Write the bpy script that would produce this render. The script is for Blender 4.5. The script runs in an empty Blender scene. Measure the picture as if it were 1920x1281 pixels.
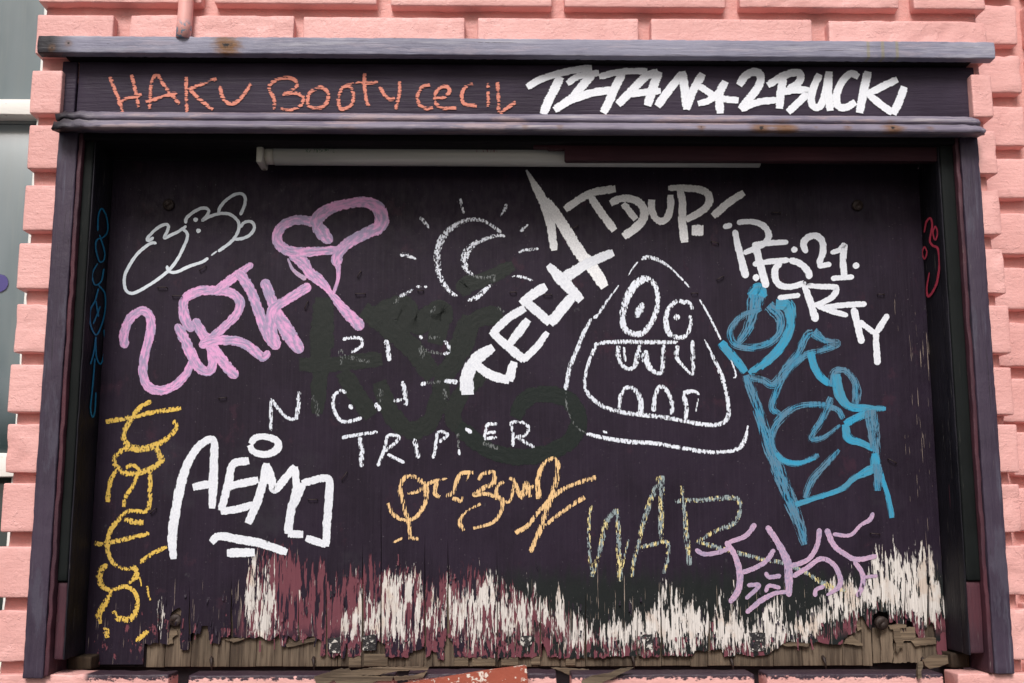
import bpy, bmesh, math, random
from mathutils import Vector, noise as mnoise
from mathutils.geometry import tessellate_polygon
random.seed(7)
sc = bpy.context.scene
COL = sc.collection
R = math.radians
# ---------------------------------------------------------------- camera, light, exposure
F = 2133.0; PITCH = R(9.3); YAW = R(0.9)
CAM = Vector((0.0, -1.65, 1.30))
cd = bpy.data.cameras.new('camera'); cam = bpy.data.objects.new('camera', cd); COL.objects.link(cam)
cam.location = CAM; cam.rotation_euler = (R(90) + PITCH, 0, -YAW)
cd.sensor_width = 36; cd.lens = F / 1920 * 36; cd.clip_start = 0.05; cd.clip_end = 2000
sc.camera = cam
w = bpy.data.worlds.new("World"); sc.world = w; w.use_nodes = True
bg = w.node_tree.nodes['Background']
sky = w.node_tree.nodes.new('ShaderNodeTexSky'); sky.sky_type = 'NISHITA'; sky.sun_disc = False
SUN_EL, SUN_AZ = R(45), R(-10)      # azimuth measured from straight behind the camera, towards its left
sky.sun_elevation = SUN_EL; sky.sun_rotation = R(180) - SUN_AZ
sky.air_density = 1.0; sky.dust_density = 5.0; sky.ozone_density = 0.6
w.node_tree.links.new(sky.outputs[0], bg.inputs[0]); bg.inputs[1].default_value = 0.05
sd = bpy.data.lights.new('sun', 'SUN'); sd.energy = 1.5; sd.angle = R(22); sd.color = (1, 0.995, 0.995)
sun = bpy.data.objects.new('sun', sd); COL.objects.link(sun)
sdir = Vector((math.sin(SUN_AZ) * math.cos(SUN_EL), -math.cos(SUN_AZ) * math.cos(SUN_EL), math.sin(SUN_EL)))
sun.rotation_euler = sdir.to_track_quat('Z', 'Y').to_euler(); sun.location = (0, -3, 5)
sc.view_settings.view_transform = 'Standard'; sc.view_settings.look = 'None'
sc.view_settings.exposure = 0.92; sc.view_settings.gamma = 1
sc.render.engine = 'CYCLES'; sc.cycles.transparent_max_bounces = 40

# ---------------------------------------------------------------- placing helpers
FWD = Vector((math.sin(YAW) * math.cos(PITCH), math.cos(YAW) * math.cos(PITCH), math.sin(PITCH)))
RT = Vector((math.cos(YAW), -math.sin(YAW), 0)); UP = RT.cross(FWD)
def ray(px, py): return FWD + RT * ((px - 960) / F) + UP * ((640.5 - py) / F)
def P(px, py, Y):                       # where the line of sight meets the plane y = Y
    d = ray(px, py); return CAM + d * ((Y - CAM.y) / d.y)
def PX(px, py, X):                      # ... or the plane x = X
    d = ray(px, py); return CAM + d * ((X - CAM.x) / d.x)
YF, YP, YB, YC = -0.095, 0.0, -0.088, -0.104           # frame face, back panel, brick face
def zf(py, Y=YF, px=972): return P(px, py, Y).z
def xf(px, py, Y=YF): return P(px, py, Y).x

# ---------------------------------------------------------------- node helpers
class M:
    def __init__(s, name):
        s.m = bpy.data.materials.new(name); s.m.use_nodes = True; s.t = s.m.node_tree
        s.b = s.t.nodes['Principled BSDF']; s.pos = s.t.nodes.new('ShaderNodeNewGeometry').outputs['Position']
    def _in(s, sock, v):
        if isinstance(v, bpy.types.NodeSocket): s.t.links.new(v, sock)
        elif v is not None:
            if isinstance(v, tuple) and len(v) == 3 and sock.type == 'RGBA': v = v + (1,)
            sock.default_value = v
    def math(s, op, a, b=None, c=None, clamp=False):
        n = s.t.nodes.new('ShaderNodeMath'); n.operation = op; n.use_clamp = clamp
        for i, v in enumerate((a, b, c)):
            if v is not None: s._in(n.inputs[i], v)
        return n.outputs[0]
    def add(s, a, b): return s.math('ADD', a, b)
    def sub(s, a, b): return s.math('SUBTRACT', a, b)
    def mul(s, a, b): return s.math('MULTIPLY', a, b)
    def scale(s, v, t):
        n = s.t.nodes.new('ShaderNodeVectorMath'); n.operation = 'MULTIPLY'; s._in(n.inputs[0], v); n.inputs[1].default_value = t
        return n.outputs[0]
    def noise(s, sc3, detail=3, rough=0.55, vec=None, off=0.0, dist=0.0):
        v = s.scale(vec or s.pos, sc3 if isinstance(sc3, tuple) else (sc3,) * 3)
        if off:
            a = s.t.nodes.new('ShaderNodeVectorMath'); a.operation = 'ADD'; s._in(a.inputs[0], v); a.inputs[1].default_value = (off, off * 1.7, off * .6); v = a.outputs[0]
        n = s.t.nodes.new('ShaderNodeTexNoise'); s._in(n.inputs['Vector'], v); n.inputs['Scale'].default_value = 1
        n.inputs['Detail'].default_value = detail; n.inputs['Roughness'].default_value = rough; n.inputs['Distortion'].default_value = dist
        return n.outputs['Fac']
    def rng(s, v, a, b, c=0.0, d=1.0, smooth=True):
        n = s.t.nodes.new('ShaderNodeMapRange'); n.interpolation_type = 'SMOOTHSTEP' if smooth else 'LINEAR'
        for i, x in enumerate((v, a, b, c, d)): s._in(n.inputs[i], x)
        return n.outputs[0]
    def mix(s, f, a, b):
        n = s.t.nodes.new('ShaderNodeMix'); n.data_type = 'RGBA'
        s._in(n.inputs[0], f); s._in(n.inputs[6], a); s._in(n.inputs[7], b); return n.outputs[2]
    def sep(s, v=None):
        n = s.t.nodes.new('ShaderNodeSeparateXYZ'); s._in(n.inputs[0], v or s.pos); return n.outputs
    def uv(s):
        n = s.t.nodes.new('ShaderNodeUVMap'); n.uv_map = 'UVMap'; return n.outputs[0]
    def curve(s, v, pts):               # piecewise linear curve of v, x and y in 0..1
        n = s.t.nodes.new('ShaderNodeFloatCurve'); c = n.mapping.curves[0]
        while len(c.points) < len(pts): c.points.new(0.5, 0.5)
        for p, (x, y) in zip(c.points, pts): p.location = (x, y); p.handle_type = 'VECTOR'
        n.mapping.update(); s._in(n.inputs['Value'], v); return n.outputs[0]
    def dist(s, p):
        n = s.t.nodes.new('ShaderNodeVectorMath'); n.operation = 'DISTANCE'; s._in(n.inputs[0], s.pos); n.inputs[1].default_value = p
        return n.outputs['Value']
    def bump(s, h, strength, d=0.001, prev=None):
        n = s.t.nodes.new('ShaderNodeBump'); n.inputs['Strength'].default_value = strength; n.inputs['Distance'].default_value = d
        s._in(n.inputs['Height'], h)
        if prev: s._in(n.inputs['Normal'], prev)
        return n.outputs[0]
    def out(s, color=None, rough=None, normal=None, alpha=None, metal=None, spec=None):
        for k, v in (('Base Color', color), ('Roughness', rough), ('Normal', normal), ('Alpha', alpha), ('Metallic', metal), ('Specular IOR Level', spec)):
            if v is not None: s._in(s.b.inputs[k], v)
        return s.m

def aniso(axis, along, across):
    return tuple(along if 'xyz'[i] == axis else across for i in range(3))

def pink_paint(name, c1, c2, dark=None):
    m = M(name)
    n1 = m.noise(9, 4); n2 = m.noise(120, 3, .6); n3 = m.noise((40, 40, 260), 3, .6); pits = m.noise(310, 2, .5, off=3)
    col = m.mix(m.rng(n1, .35, .68), c1, c2)
    col = m.mix(m.mul(m.rng(n2, .60, .74), .3), col, (.78, .47, .44))
    col = m.mix(m.mul(m.rng(m.noise(23, 5, .65, off=11), .66, .72), .22), col, (.38, .17, .14))
    if dark:                             # dark cabinet paint slopped over the top edge of the bricks below
        z = m.sep()[2]; edge = m.add(z, m.mul(m.sub(m.noise((120, 60, 200), 4, .65, off=2), .5), .022))
        xx = m.sep()[0]
        inx = m.mul(m.rng(xx, dark[1], dark[1] + .01), m.rng(xx, dark[2], dark[2] - .01))
        col = m.mix(m.mul(m.rng(edge, dark[0] - .0012, dark[0] + .0012), inx), col, (.035, .018, .030))
    nb = m.bump(n3, .6, .0010); nb = m.bump(n2, .6, .0012, nb); nb = m.bump(m.noise(240, 3, .7, off=71), .7, .0010, nb); nb = m.bump(m.rng(pits, .62, .72), -.7, .0012, nb); nb = m.bump(m.rng(m.noise(55, 4, .6, off=31), .6, .63), .5, .0008, nb)
    return m.out(col, m.rng(n2, .3, .7, .42, .62), nb, spec=.4)

def painted_wood(name, c, c2, axis='x', wear=(.25, .25, .33), wear_amt=0.0, rust=(), rough=(.35, .55), under=None, under_amt=.72, bump=.5, scr=.0, spec=.3, rot=None, patch=None, crack=0.0, lines=()):
    m = M(name)
    g = m.noise(aniso(axis, 14, 260), 4, .62); g2 = m.noise(aniso(axis, 5, 60), 4, .6, off=5); bl = m.noise(7, 3, .6, off=9)
    col = m.mix(m.rng(bl, .35, .65), c, c2)
    col = m.mix(m.mul(m.rng(g, .35, .7), .45), col, c2)
    if wear_amt: col = m.mix(m.mul(m.rng(m.add(m.mul(g2, .6), m.mul(g, .4)), .66 - .3 * wear_amt, .86 - .3 * wear_amt), .9), col, wear)
    if scr: col = m.mix(m.mul(m.rng(m.noise(aniso(axis, 16, 420), 3, .6, off=21), .68, .73), scr), col, (.30, .27, .24))
    if under: col = m.mix(m.rng(m.add(g2, m.mul(m.sub(g, .5), .25)), under_amt, under_amt + .03), col, under)
    if patch: col = m.mix(m.mul(m.rng(m.noise((9, 30, 60) if axis == 'x' else (40, 40, 9), 5, .7, off=33), .52, .62), .75), col, patch)
    if rot: col = m.mix(m.rng(m.add(m.sep()[0], m.mul(m.sub(bl, .5), .05)), rot[0] + rot[1], rot[0]), col, (.022, .019, .024))
    ck = m.rng(m.noise(aniso(axis, 8, 300), 3, .55, off=61), .665, .69) if crack else None
    if crack: col = m.mix(m.mul(ck, crack), col, (.012, .009, .011))
    for p in lines: col = m.mix(m.mul(m.rng(m.math('ABSOLUTE', m.sub(m.sep()[0], p[0])), .0035, .001), .5), col, (.26, .23, .10))
    for (p, r, a) in rust:
        d = m.sub(m.dist(p), m.mul(m.sub(m.noise((70, 70, 160), 3, .6), .5), r * .9))
        col = m.mix(m.mul(m.rng(d, r, r * .25), a), col, (.17, .075, .022))
        col = m.mix(m.rng(d, r * .2, r * .08), col, (.012, .008, .008))
    nb = m.bump(g, bump, .0012); nb = m.bump(m.noise(150, 3, .6, off=4), bump * .6, .0008, nb)
    if crack: nb = m.bump(ck, -.8, .0014, nb)
    return m.out(col, m.rng(g, .3, .7, rough[0], rough[1]), nb, spec=spec)

def bare_wood(name, c, c2, axis='z', k=1.0):
    m = M(name); at = m.t.nodes.new('ShaderNodeObjectInfo')
    r = at.outputs['Random']
    g = m.noise(aniso(axis, 12 * k, 300), 5, .65, dist=.3); g2 = m.noise(aniso(axis, 5 * k, 45), 3, .6, off=8)
    col = m.mix(m.rng(m.add(g, m.mul(m.sub(g2, .5), .8)), .32, .68), c, c2)
    col = m.mix(m.rng(g, .60, .68, 0, .55), col, (.045, .030, .020))
    hs = m.t.nodes.new('ShaderNodeHueSaturation'); m._in(hs.inputs['Color'], col); m._in(hs.inputs['Value'], m.rng(r, 0, 1, .72, 1.18, False))
    nb = m.bump(g, .8, .0015)
    return m.out(hs.outputs[0], .8, nb, spec=.25)

MAT = {}
# ---------------------------------------------------------------- mesh helpers
def link(name, me, mat, parent=None, label=None, kind=None, loc=None):
    o = bpy.data.objects.new(name, me); COL.objects.link(o)
    if mat: me.materials.append(mat)
    if parent is not None:
        o.parent = parent
        base = Vector(parent['base']) if 'base' in parent else Vector((0, 0, 0))
        o.location = Vector(loc or (0, 0, 0)) - base if loc or True else base
        o['base'] = list(loc or (0, 0, 0))
    else:
        o.location = loc or (0, 0, 0); o['base'] = list(loc or (0, 0, 0))
    if label: o['label'] = label
    if kind: o['kind'] = kind
    return o
def thing(name, label, cat, loc=(0, 0, 0), group=None):
    o = bpy.data.objects.new(name, None); COL.objects.link(o); o.location = loc; o['base'] = list(loc)
    o.empty_display_size = .05; o['label'] = label; o['category'] = cat
    if group: o['group'] = group
    return o
def steps(a, b, r, n):
    L = b - a; r = min(r, L * .49)
    inner = [a + r + (L - 2 * r) * i / n for i in range(n + 1)]
    return [a, a + .3 * r] + inner + [b - .3 * r, b]
def rbox(x0, x1, y0, y1, z0, z1, r=.002, n=(1, 1, 1), amp=0.0, fr=20.0, rag=0.0, loc=None, warp=None):
    """rounded, slightly uneven box; vertices relative to loc"""
    xs, ys, zs = steps(x0, x1, r, n[0]), steps(y0, y1, r, n[1]), steps(z0, z1, r, n[2])
    rx, ry, rz = (min(r, (b - a) * .49) for a, b in ((x0, x1), (y0, y1), (z0, z1)))
    lo = (x0 + rx, y0 + ry, z0 + rz); hi = (x1 - rx, y1 - ry, z1 - rz); L = Vector(loc or (0, 0, 0))
    verts, idx, faces = [], {}, []
    def V(p):
        k = tuple(round(c, 7) for c in p)
        if k in idx: return idx[k]
        c = Vector([min(max(p[i], lo[i]), hi[i]) for i in range(3)]); d = Vector(p) - c
        q = c + d.normalized() * min(rx, ry, rz) if d.length > 1e-9 else Vector(p)
        if amp:
            nv = mnoise.noise_vector(q * fr) * amp + mnoise.noise_vector(q * fr * 3.1) * amp * .45
            q = q + nv
            if rag and d.length > 1e-9: q = q + d.normalized() * (min(0, mnoise.noise(q * fr * 2.3) - .12)) * rag
        if warp: q = warp(q)
        idx[k] = len(verts); verts.append(q - L); return idx[k]
    def face(A, B, f, flip):
        for i in range(len(A) - 1):
            for j in range(len(B) - 1):
                q = [V(f(A[i], B[j])), V(f(A[i + 1], B[j])), V(f(A[i + 1], B[j + 1])), V(f(A[i], B[j + 1]))]
                faces.append(q[::-1] if flip else q)
    face(xs, zs, lambda a, b: (a, y0, b), False); face(xs, zs, lambda a, b: (a, y1, b), True)
    face(xs, ys, lambda a, b: (a, b, z0), True); face(xs, ys, lambda a, b: (a, b, z1), False)
    face(ys, zs, lambda a, b: (x0, a, b), True); face(ys, zs, lambda a, b: (x1, a, b), False)
    me = bpy.data.meshes.new('box'); me.from_pydata(verts, [], faces); me.polygons.foreach_set('use_smooth', [True] * len(faces)); me.update()
    return me
def box(name, mat, parent, x0, x1, y0, y1, z0, z1, r=.002, n=(1, 1, 1), label=None, **k):
    c = ((x0 + x1) / 2, (y0 + y1) / 2, z0)
    me = rbox(min(x0, x1), max(x0, x1), y0, y1, min(z0, z1), max(z0, z1), r, n, loc=c, **k)
    return link(name, me, mat, parent, label, loc=c)
def slab(name, mat, parent, pts, y0, y1, label=None, smooth=False, bulge=0.0, kind=None):
    """a polygon in x,z given thickness from y0 (front) to y1; has depth and real sides"""
    cx = sum(p[0] for p in pts) / len(pts); cz = min(p[1] for p in pts); c = (cx, y0, cz)
    n = len(pts); tri = tessellate_polygon([[Vector((x, z, 0)) for x, z in pts]])
    jit = [mnoise.noise(Vector((x * 31, z * 31, 3))) * bulge for x, z in pts]
    v = [(x - cx, jit[i], z - cz) for i, (x, z) in enumerate(pts)] + [(x - cx, y1 - y0 + jit[i], z - cz) for i, (x, z) in enumerate(pts)]
    area = sum(pts[i][0] * pts[(i + 1) % n][1] - pts[(i + 1) % n][0] * pts[i][1] for i in range(n))
    fs = []
    for t in tri:
        a, b, d = (Vector((pts[i][0], pts[i][1])) for i in t)
        ccw = (b - a).cross(d - a) > 0
        t = tuple(t) if ccw else tuple(t)[::-1]
        fs.append(t); fs.append(tuple(i + n for i in t[::-1]))
    for i in range(n):
        j = (i + 1) % n
        fs.append((i, i + n, j + n, j) if area > 0 else (j, j + n, i + n, i))
    me = bpy.data.meshes.new(name); me.from_pydata(v, [], fs); me.update()
    return link(name, me, mat, parent, label, loc=c, kind=kind)
def pxpoly(pts, Y): return [(P(x, y, Y).x, P(x, y, Y).z) for x, y in pts]
def rough_line(pts, step=5, amp=2.0, seed=0):
    out = []
    for i in range(len(pts) - 1):
        (xa, ya), (xb, yb) = pts[i], pts[i + 1]; L = math.hypot(xb - xa, yb - ya); k = max(1, int(L / step))
        for j in range(k):
            t = j / k; out.append((xa + (xb - xa) * t + (random.uniform(-amp, amp) * .5 if j else 0), ya + (yb - ya) * t + (random.uniform(-amp, amp) if j else 0)))
    out.append(pts[-1]); return out
def cyl_mesh(pts, rad, seg=12, caps=True):
    """tube along points"""
    vs, fs = [], []; pts = [Vector(p) for p in pts]
    for i, p in enumerate(pts):
        t = (pts[min(i + 1, len(pts) - 1)] - pts[max(i - 1, 0)]).normalized()
        a = t.orthogonal().normalized() if i == 0 else (pa - t * pa.dot(t)).normalized(); pa = a; b = t.cross(a)
        rr = rad[i] if isinstance(rad, (list, tuple)) else rad
        for k in range(seg):
            an = 2 * math.pi * k / seg; vs.append(p + (a * math.cos(an) + b * math.sin(an)) * rr)
    for i in range(len(pts) - 1):
        for k in range(seg):
            k2 = (k + 1) % seg; fs.append((i * seg + k, i * seg + k2, (i + 1) * seg + k2, (i + 1) * seg + k))
    if caps: fs.append(tuple(range(seg))[::-1]); fs.append(tuple(range((len(pts) - 1) * seg, len(pts) * seg)))
    me = bpy.data.meshes.new('tube'); me.from_pydata(vs, [], fs)
    for p in me.polygons: p.use_smooth = len(p.vertices) == 4
    return me
def tube(name, mat, parent, pts, rad, seg=12, label=None):
    c = Vector(pts[0]); me = cyl_mesh([Vector(p) - c for p in pts], rad, seg)
    return link(name, me, mat, parent, label, loc=tuple(c))

# ---------------------------------------------------------------- materials of the setting
PINK1, PINK2 = (.77, .415, .385), (.69, .350, .322)
zlow = P(972, 1267, YB).z
MAT['pink'] = pink_paint('pink_brick_paint', PINK1, PINK2)
MAT['pink_low'] = pink_paint('pink_brick_paint_spattered', PINK1, PINK2, dark=(zlow - .004, xf(150, 1250), xf(1790, 1250)))
MAT['mortar'] = pink_paint('pink_mortar_paint', (.67, .340, .308), (.60, .285, .258))
m = M('pavement_concrete'); MAT['pave'] = m.out(m.mix(m.noise(3, 5), (.055, .054, .053), (.085, .083, .08)), .9, m.bump(m.noise(80, 3), .4, .003))
m = M('render_plaster'); MAT['plaster'] = m.out(m.mix(m.noise(2, 5), (.30, .26, .23), (.36, .32, .28)), .9)

# ---------------------------------------------------------------- ground
me = bpy.data.meshes.new('pavement'); s = 400
me.from_pydata([(-s, -s, 0), (s, -s, 0), (s, s, 0), (-s, s, 0)], [], [(0, 1, 2, 3)]); link('pavement', me, MAT['pave'], kind='structure')

# ---------------------------------------------------------------- brick pillar
rows_px = [(-76, 5), (27, 104), (130, 211), (235, 317), (347, 432), (457, 543), (569, 660), (684, 774), (793, 885), (907, 999), (1023, 1119), (1143, 1241)]
rows = [(P(100, a, YB).z, P(100, b, YB).z) for a, b in rows_px]
pitch = (rows[1][0] - rows[-1][0]) / (len(rows) - 2); hgt = sum(a - b for a, b in rows) / len(rows)
for i in range(2): rows.insert(0, (rows[0][0] + pitch, rows[0][1] + pitch))
for i in range(3): rows.append((rows[-1][0] - pitch, rows[-1][0] - pitch - hgt))
XL, XR = P(66, 60, YB).x, P(1852, 60, YB).x
XLm, XRm = P(79, 118, YB + .02).x, P(1834, 88, YB + .02).x
zb, zt = rows[-1][1] - .02, rows[0][0] + .02
pillar = thing('brick_pillar', 'salmon pink painted brick pier carrying the dark display cabinet', 'brick pier', ((XL + XR) / 2, .08, zb))
xo0, xo1 = xf(79, 700), xf(1865, 700)        # outer faces of the cabinet sides, let into a niche of the pier
z_hd, z_sill = zf(150), P(972, 1266, YB).z
mk = dict(r=.004, amp=.0022, fr=30)
box('mortar', MAT['mortar'], pillar, XLm, XRm, YB + .019, .10, z_hd, zt, n=(140, 3, 30), **mk)
box('mortar', MAT['mortar'], pillar, XLm, xo0 + .012, YB + .019, .10, z_sill, z_hd - .001, n=(8, 3, 90), **mk)
box('mortar', MAT['mortar'], pillar, xo1 - .012, XRm, YB + .019, .10, z_sill, z_hd - .001, n=(8, 3, 90), **mk)
box('mortar', MAT['pink_low'], pillar, XLm, XRm, YB + .017, .10, zb, z_sill - .035, n=(140, 6, 16), **mk)
jpx = [(212, 240), (552, 570), (872, 893), (1197, 1221), (1525, 1554)]      # upright joints of the course under the top one
jA = [(P(a, 60, YB).x, P(b, 60, YB).x) for a, b in jpx]
jBpx = [(379, 403), (707, 731), (1033, 1060), (1362, 1388), (1688, 1711)]
jB = [(P(a, 0, YB).x, P(b, 0, YB).x) for a, b in jBpx]
Lpx = [(40, 42), (318, 352), (740, 765), (1044, 1072), (1415, 1438), (1772, 1794)]
jL = [(P(a, 1275, YB).x, P(b, 1275, YB).x) for a, b in Lpx][1:]
for ri, (a, b) in enumerate(rows):
    j = jA if (ri - 3) % 2 == 0 else jB
    if ri >= len(rows) - 3: j = jL if (len(rows) - 3 - ri) % 2 == 0 else jB
    xs = [XL] + [v for p in j for v in p] + [XR]
    for k in range(0, len(xs), 2):
        x0, x1 = xs[k], xs[k + 1]
        if 4 <= ri <= 13:                  # courses beside the niche
            if x0 <= XL + .01: x1 = xo0 + .0004 if ri > 4 else P(115, 170, YB).x
            elif x1 >= XR - .01: x0 = xo1 - .0004 if ri > 4 else P(1822, 170, YB).x
            else: continue
        dx0, dx1, dz = random.uniform(-.002, .002), random.uniform(-.002, .002), random.uniform(-.0015, .0015)
        if 4 <= ri <= 13: dx0 *= x0 <= XL + .01; dx1 *= x1 >= XR - .01
        if ri == 3: b = P(972, 104, YC).z + .005; dz = 0
        tilt = random.uniform(-.012, .012); dy = random.uniform(-.002, .002); dd = random.uniform(0, 50)
        vis = 1 if (x1 - x0) > .2 else 1
        box('brick', MAT['pink_low' if ri >= len(rows) - 4 else 'pink'], pillar, x0 + dx0, x1 + dx1, YB + dy, YB + .05, b + dz, a + dz, r=.0024,
            n=(max(8, int((x1 - x0) / .007)), 2, 11), amp=.0004, fr=20, rag=random.choice((.0003, .0008, .003)))
# ---------------------------------------------------------------- set back brick wall on the right
YW = YB + .122
rw = thing('brick_wall', 'salmon pink brick wall set back to the right of the pier', 'brick wall', (XR + .3, .2, zb))
box('mortar', MAT['mortar'], rw, XRm + .001, XRm + 1.3, YW + .02, .4, zb, zt, r=.004, n=(60, 1, 60), amp=.002, fr=30)
for ri, (a, b) in enumerate(rows):
    a2, b2 = a, b
    bx = P(1902, 890, YW).x if b < P(1900, 870, YW).z else P(1990, 890, YW).x
    x = XRm + .002; e = bx
    while x < XRm + 1.1:
        box('brick', MAT['pink'], rw, x, e - .014, YW + random.uniform(-.0015, .0015), YW + .05, b2, a2, r=.004, n=(10, 1, 5), amp=.0009, fr=35, rag=.003)
        x = e; e = x + .262
# ---------------------------------------------------------------- window on the left
YG = YB + .15
m = M('window_glass'); z = m.sep()[2]
g = m.noise((5, 1, 1.6), 4, .6); st = m.noise((50, 1, 3), 3, .6, off=5)
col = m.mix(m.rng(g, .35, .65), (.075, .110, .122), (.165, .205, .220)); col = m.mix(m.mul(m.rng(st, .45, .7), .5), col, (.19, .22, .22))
col = m.mix(m.rng(m.add(z, m.mul(g, .12)), P(20, 690, YG).z + .06, P(20, 850, YG).z + .06), col, (.018, .032, .034))  # dark reflection low in the glazing, painted into the glass colour
MAT['glass'] = m.out(col, .22, m.bump(m.noise(6, 2), .15, .002), spec=.6)
m = M('window_glass_lower'); MAT['glass2'] = m.out(m.mix(m.noise((8, 1, 3), 3), (.012, .02, .02), (.03, .045, .045)), .12, spec=.6)
m = M('white_frame_paint'); n = m.noise((30, 30, 160), 4, .65)
MAT['white'] = m.out(m.mix(m.rng(n, .62, .70), (.80, .79, .75), (.28, .24, .19)), .5, m.bump(n, .4, .001))
m = M('purple_spray'); d = m.dist(tuple(P(-2, 531, YG - .002)))
MAT['spray'] = m.out((.06, .045, .20), .5, alpha=m.rng(m.add(d, m.mul(m.noise(200, 2), .003)), .0165, .0145))
win = thing('window', 'grey green glazed window with white frame left of the pink pier', 'window', (XL - .5, YG, zb))
wx0 = XL - 1.2; zr1, zr2 = P(30, 186, YG - .03).z, P(30, 214, YG - .03).z; zr3, zr4 = P(15, 850, YG - .03).z, P(15, 894, YG - .03).z
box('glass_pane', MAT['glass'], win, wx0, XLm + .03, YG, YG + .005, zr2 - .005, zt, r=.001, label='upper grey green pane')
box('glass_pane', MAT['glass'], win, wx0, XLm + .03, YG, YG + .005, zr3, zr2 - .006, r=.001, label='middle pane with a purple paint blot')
box('glass_pane', MAT['glass2'], win, wx0, XLm + .03, YG, YG + .005, zb, zr4, r=.001, label='dark lower pane')
box('frame_rail', MAT['white'], win, wx0, XLm + .03, YG - .03, YG + .02, zr2, zr1, r=.001, n=(40, 1, 2), amp=.0008, fr=30)
box('frame_rail', MAT['white'], win, wx0, XLm + .03, YG - .03, YG + .02, zr4, zr3, r=.0012, n=(40, 1, 2), amp=.0008, fr=30)
xs0 = P(62, 440, YG).x
box('frame_stile', MAT['white'], win, xs0, xs0 + .06, YG - .02, YG + .02, zb, zt, r=.004, n=(2, 1, 60), amp=.001, fr=30)
me = bpy.data.meshes.new('paint_blot'); c = P(-2, 531, YG - .002); s = .03
me.from_pydata([(-s, 0, -s), (s, 0, -s), (s, 0, s), (-s, 0, s)], [], [(0, 1, 2, 3)]); link('paint_blot', me, MAT['spray'], win, loc=tuple(c), label='purple spray paint blot')

# ---------------------------------------------------------------- pipe
m = M('pink_pipe_paint'); n = m.noise(110, 3, .5); zz = m.sep()[2]
zp = P(345, 72, -.0995).z
patch = m.mul(m.rng(n, .50, .53), m.rng(zz, zp + .028, zp + .012))
MAT['pipe'] = m.out(m.mix(patch, (.80, .40, .36), (.24, .33, .42)), .5, m.bump(m.noise(160, 2), .3, .001))
pp = thing('drain_pipe', 'thin pink pipe with flaked blue foot ending on the cabinet top', 'pipe', tuple(P(344, 72, -.0995)))
pts = [P(344, 73, -.0995), P(346, 45, -.1), P(348, 20, -.1), P(349, -5, -.1), P(352, -40, -.1), P(352, -150, -.1)]
tube('pipe_tube', MAT['pipe'], pp, pts, .0108, 16)

# ---------------------------------------------------------------- cabinet
cab = thing('display_cabinet', 'open dark purple wooden display cabinet covered in graffiti on pink brick', 'display cabinet', (0, 0, zf(1270)))
YM = -.127
rustcap = [(tuple(P(425, 85, YC)), .028, .95), (tuple(P(97, 89, YC)), .008, .4), (tuple(P(128, 81, YC)), .008, .4)]
stain = [tuple(P(x, 88, YC)) for x in (1628, 1655, 1682)]
PUR, PUR2 = (.036, .025, .043), (.054, .038, .062)
MAT['cap'] = painted_wood('cap_board_paint', (.17, .165, .225), (.26, .255, .33), 'x', wear=(.40, .39, .44), wear_amt=.55, rust=rustcap, rough=(.45, .65), bump=.9, rot=(xf(90, 85, YC), .05), patch=(.30, .27, .33), crack=.6, lines=stain)
mold_y = P(972, 238, YM).z
rustm = [(tuple(P(x, 238, YM)), r, a) for x, r, a in ((1428, .022, .8), (1472, .024, .85), (1315, .009, .6), (1590, .009, .5), (1674, .022, .8), (1744, .008, .4), (985, .007, .4), (1050, .007, .4), (1530, .005, .3))]
MAT['mold'] = painted_wood('moulding_paint', (.125, .105, .15), (.22, .195, .25), 'x', wear=(.48, .44, .44), wear_amt=.5, rust=rustm, rough=(.45, .65), bump=.9, rot=(xf(100, 236, YM), .07), patch=(.36, .27, .28), crack=.7)
MAT['fascia'] = painted_wood('fascia_paint', (.026, .018, .031), (.042, .031, .050), 'x', wear=(.13, .12, .15), wear_amt=.22, rough=(.4, .6), bump=.8, crack=.6, spec=.12)
MAT['stile'] = painted_wood('stile_paint', PUR, PUR2, 'z', wear=(.13, .13, .17), wear_amt=.30, rough=(.42, .6), bump=.8, crack=.5, scr=.2, patch=(.068, .060, .086))
MAT['reveal'] = painted_wood('maroon_wood_paint', (.085, .026, .036), (.050, .020, .030), 'z', wear=(.16, .09, .09), wear_amt=.2, rough=(.5, .7), scr=.5, bump=.8)
MAT['strip'] = painted_wood('black_strip_paint', (.0050, .0062, .0062), (.0085, .0105, .0105), 'z', rough=(.55, .7), bump=.25, scr=.12, spec=.12)
MAT['side'] = painted_wood('side_panel_paint', (.009, .0085, .011), (.021, .019, .026), 'z', rough=(.45, .6), under=(.085, .026, .036), under_amt=.72, scr=.8, bump=.9, spec=.12)
MAT['valance'] = painted_wood('valance_paint', (.055, .018, .024), (.035, .013, .018), 'x', rough=(.5, .7), bump=.4, spec=.12)
MAT['dark'] = painted_wood('black_soffit_paint', (.006, .005, .006), (.010, .008, .010), 'x', rough=(.5, .7), bump=.4, spec=.12)

zc1, zc0 = zf(72, YC), zf(104, YC)
box('cap_board', MAT['cap'], cab, xf(69, 85, YC), xf(1866, 85, YC), YC, YB + .004, zc0, zc1, r=.0022, n=(260, 2, 3), amp=.00022, fr=60, rag=.0012)
YFA = -.076; zfa0 = zf(216)
xj = xf(144, 160, YFA)
box('fascia_filler', MAT['dark'], cab, xo0 + .0005, xo1 - .0005, YB - .001, YFA + .02, zc0 - .0006, zc0 + .004, r=.0008)
box('fascia_end_block', MAT['fascia'], cab, P(112, 190, YFA).x, xj - .0012, YFA, YFA + .02, zfa0, zc0 - .0012, r=.002, n=(3, 3, 10), amp=.0006, fr=50)
box('fascia_board', MAT['fascia'], cab, xj + .001, P(1831, 190, YFA).x, YFA + .001, YFA + .02, zfa0, zc0 - .0012, r=.002, n=(120, 2, 6), amp=.0004, fr=40)
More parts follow.
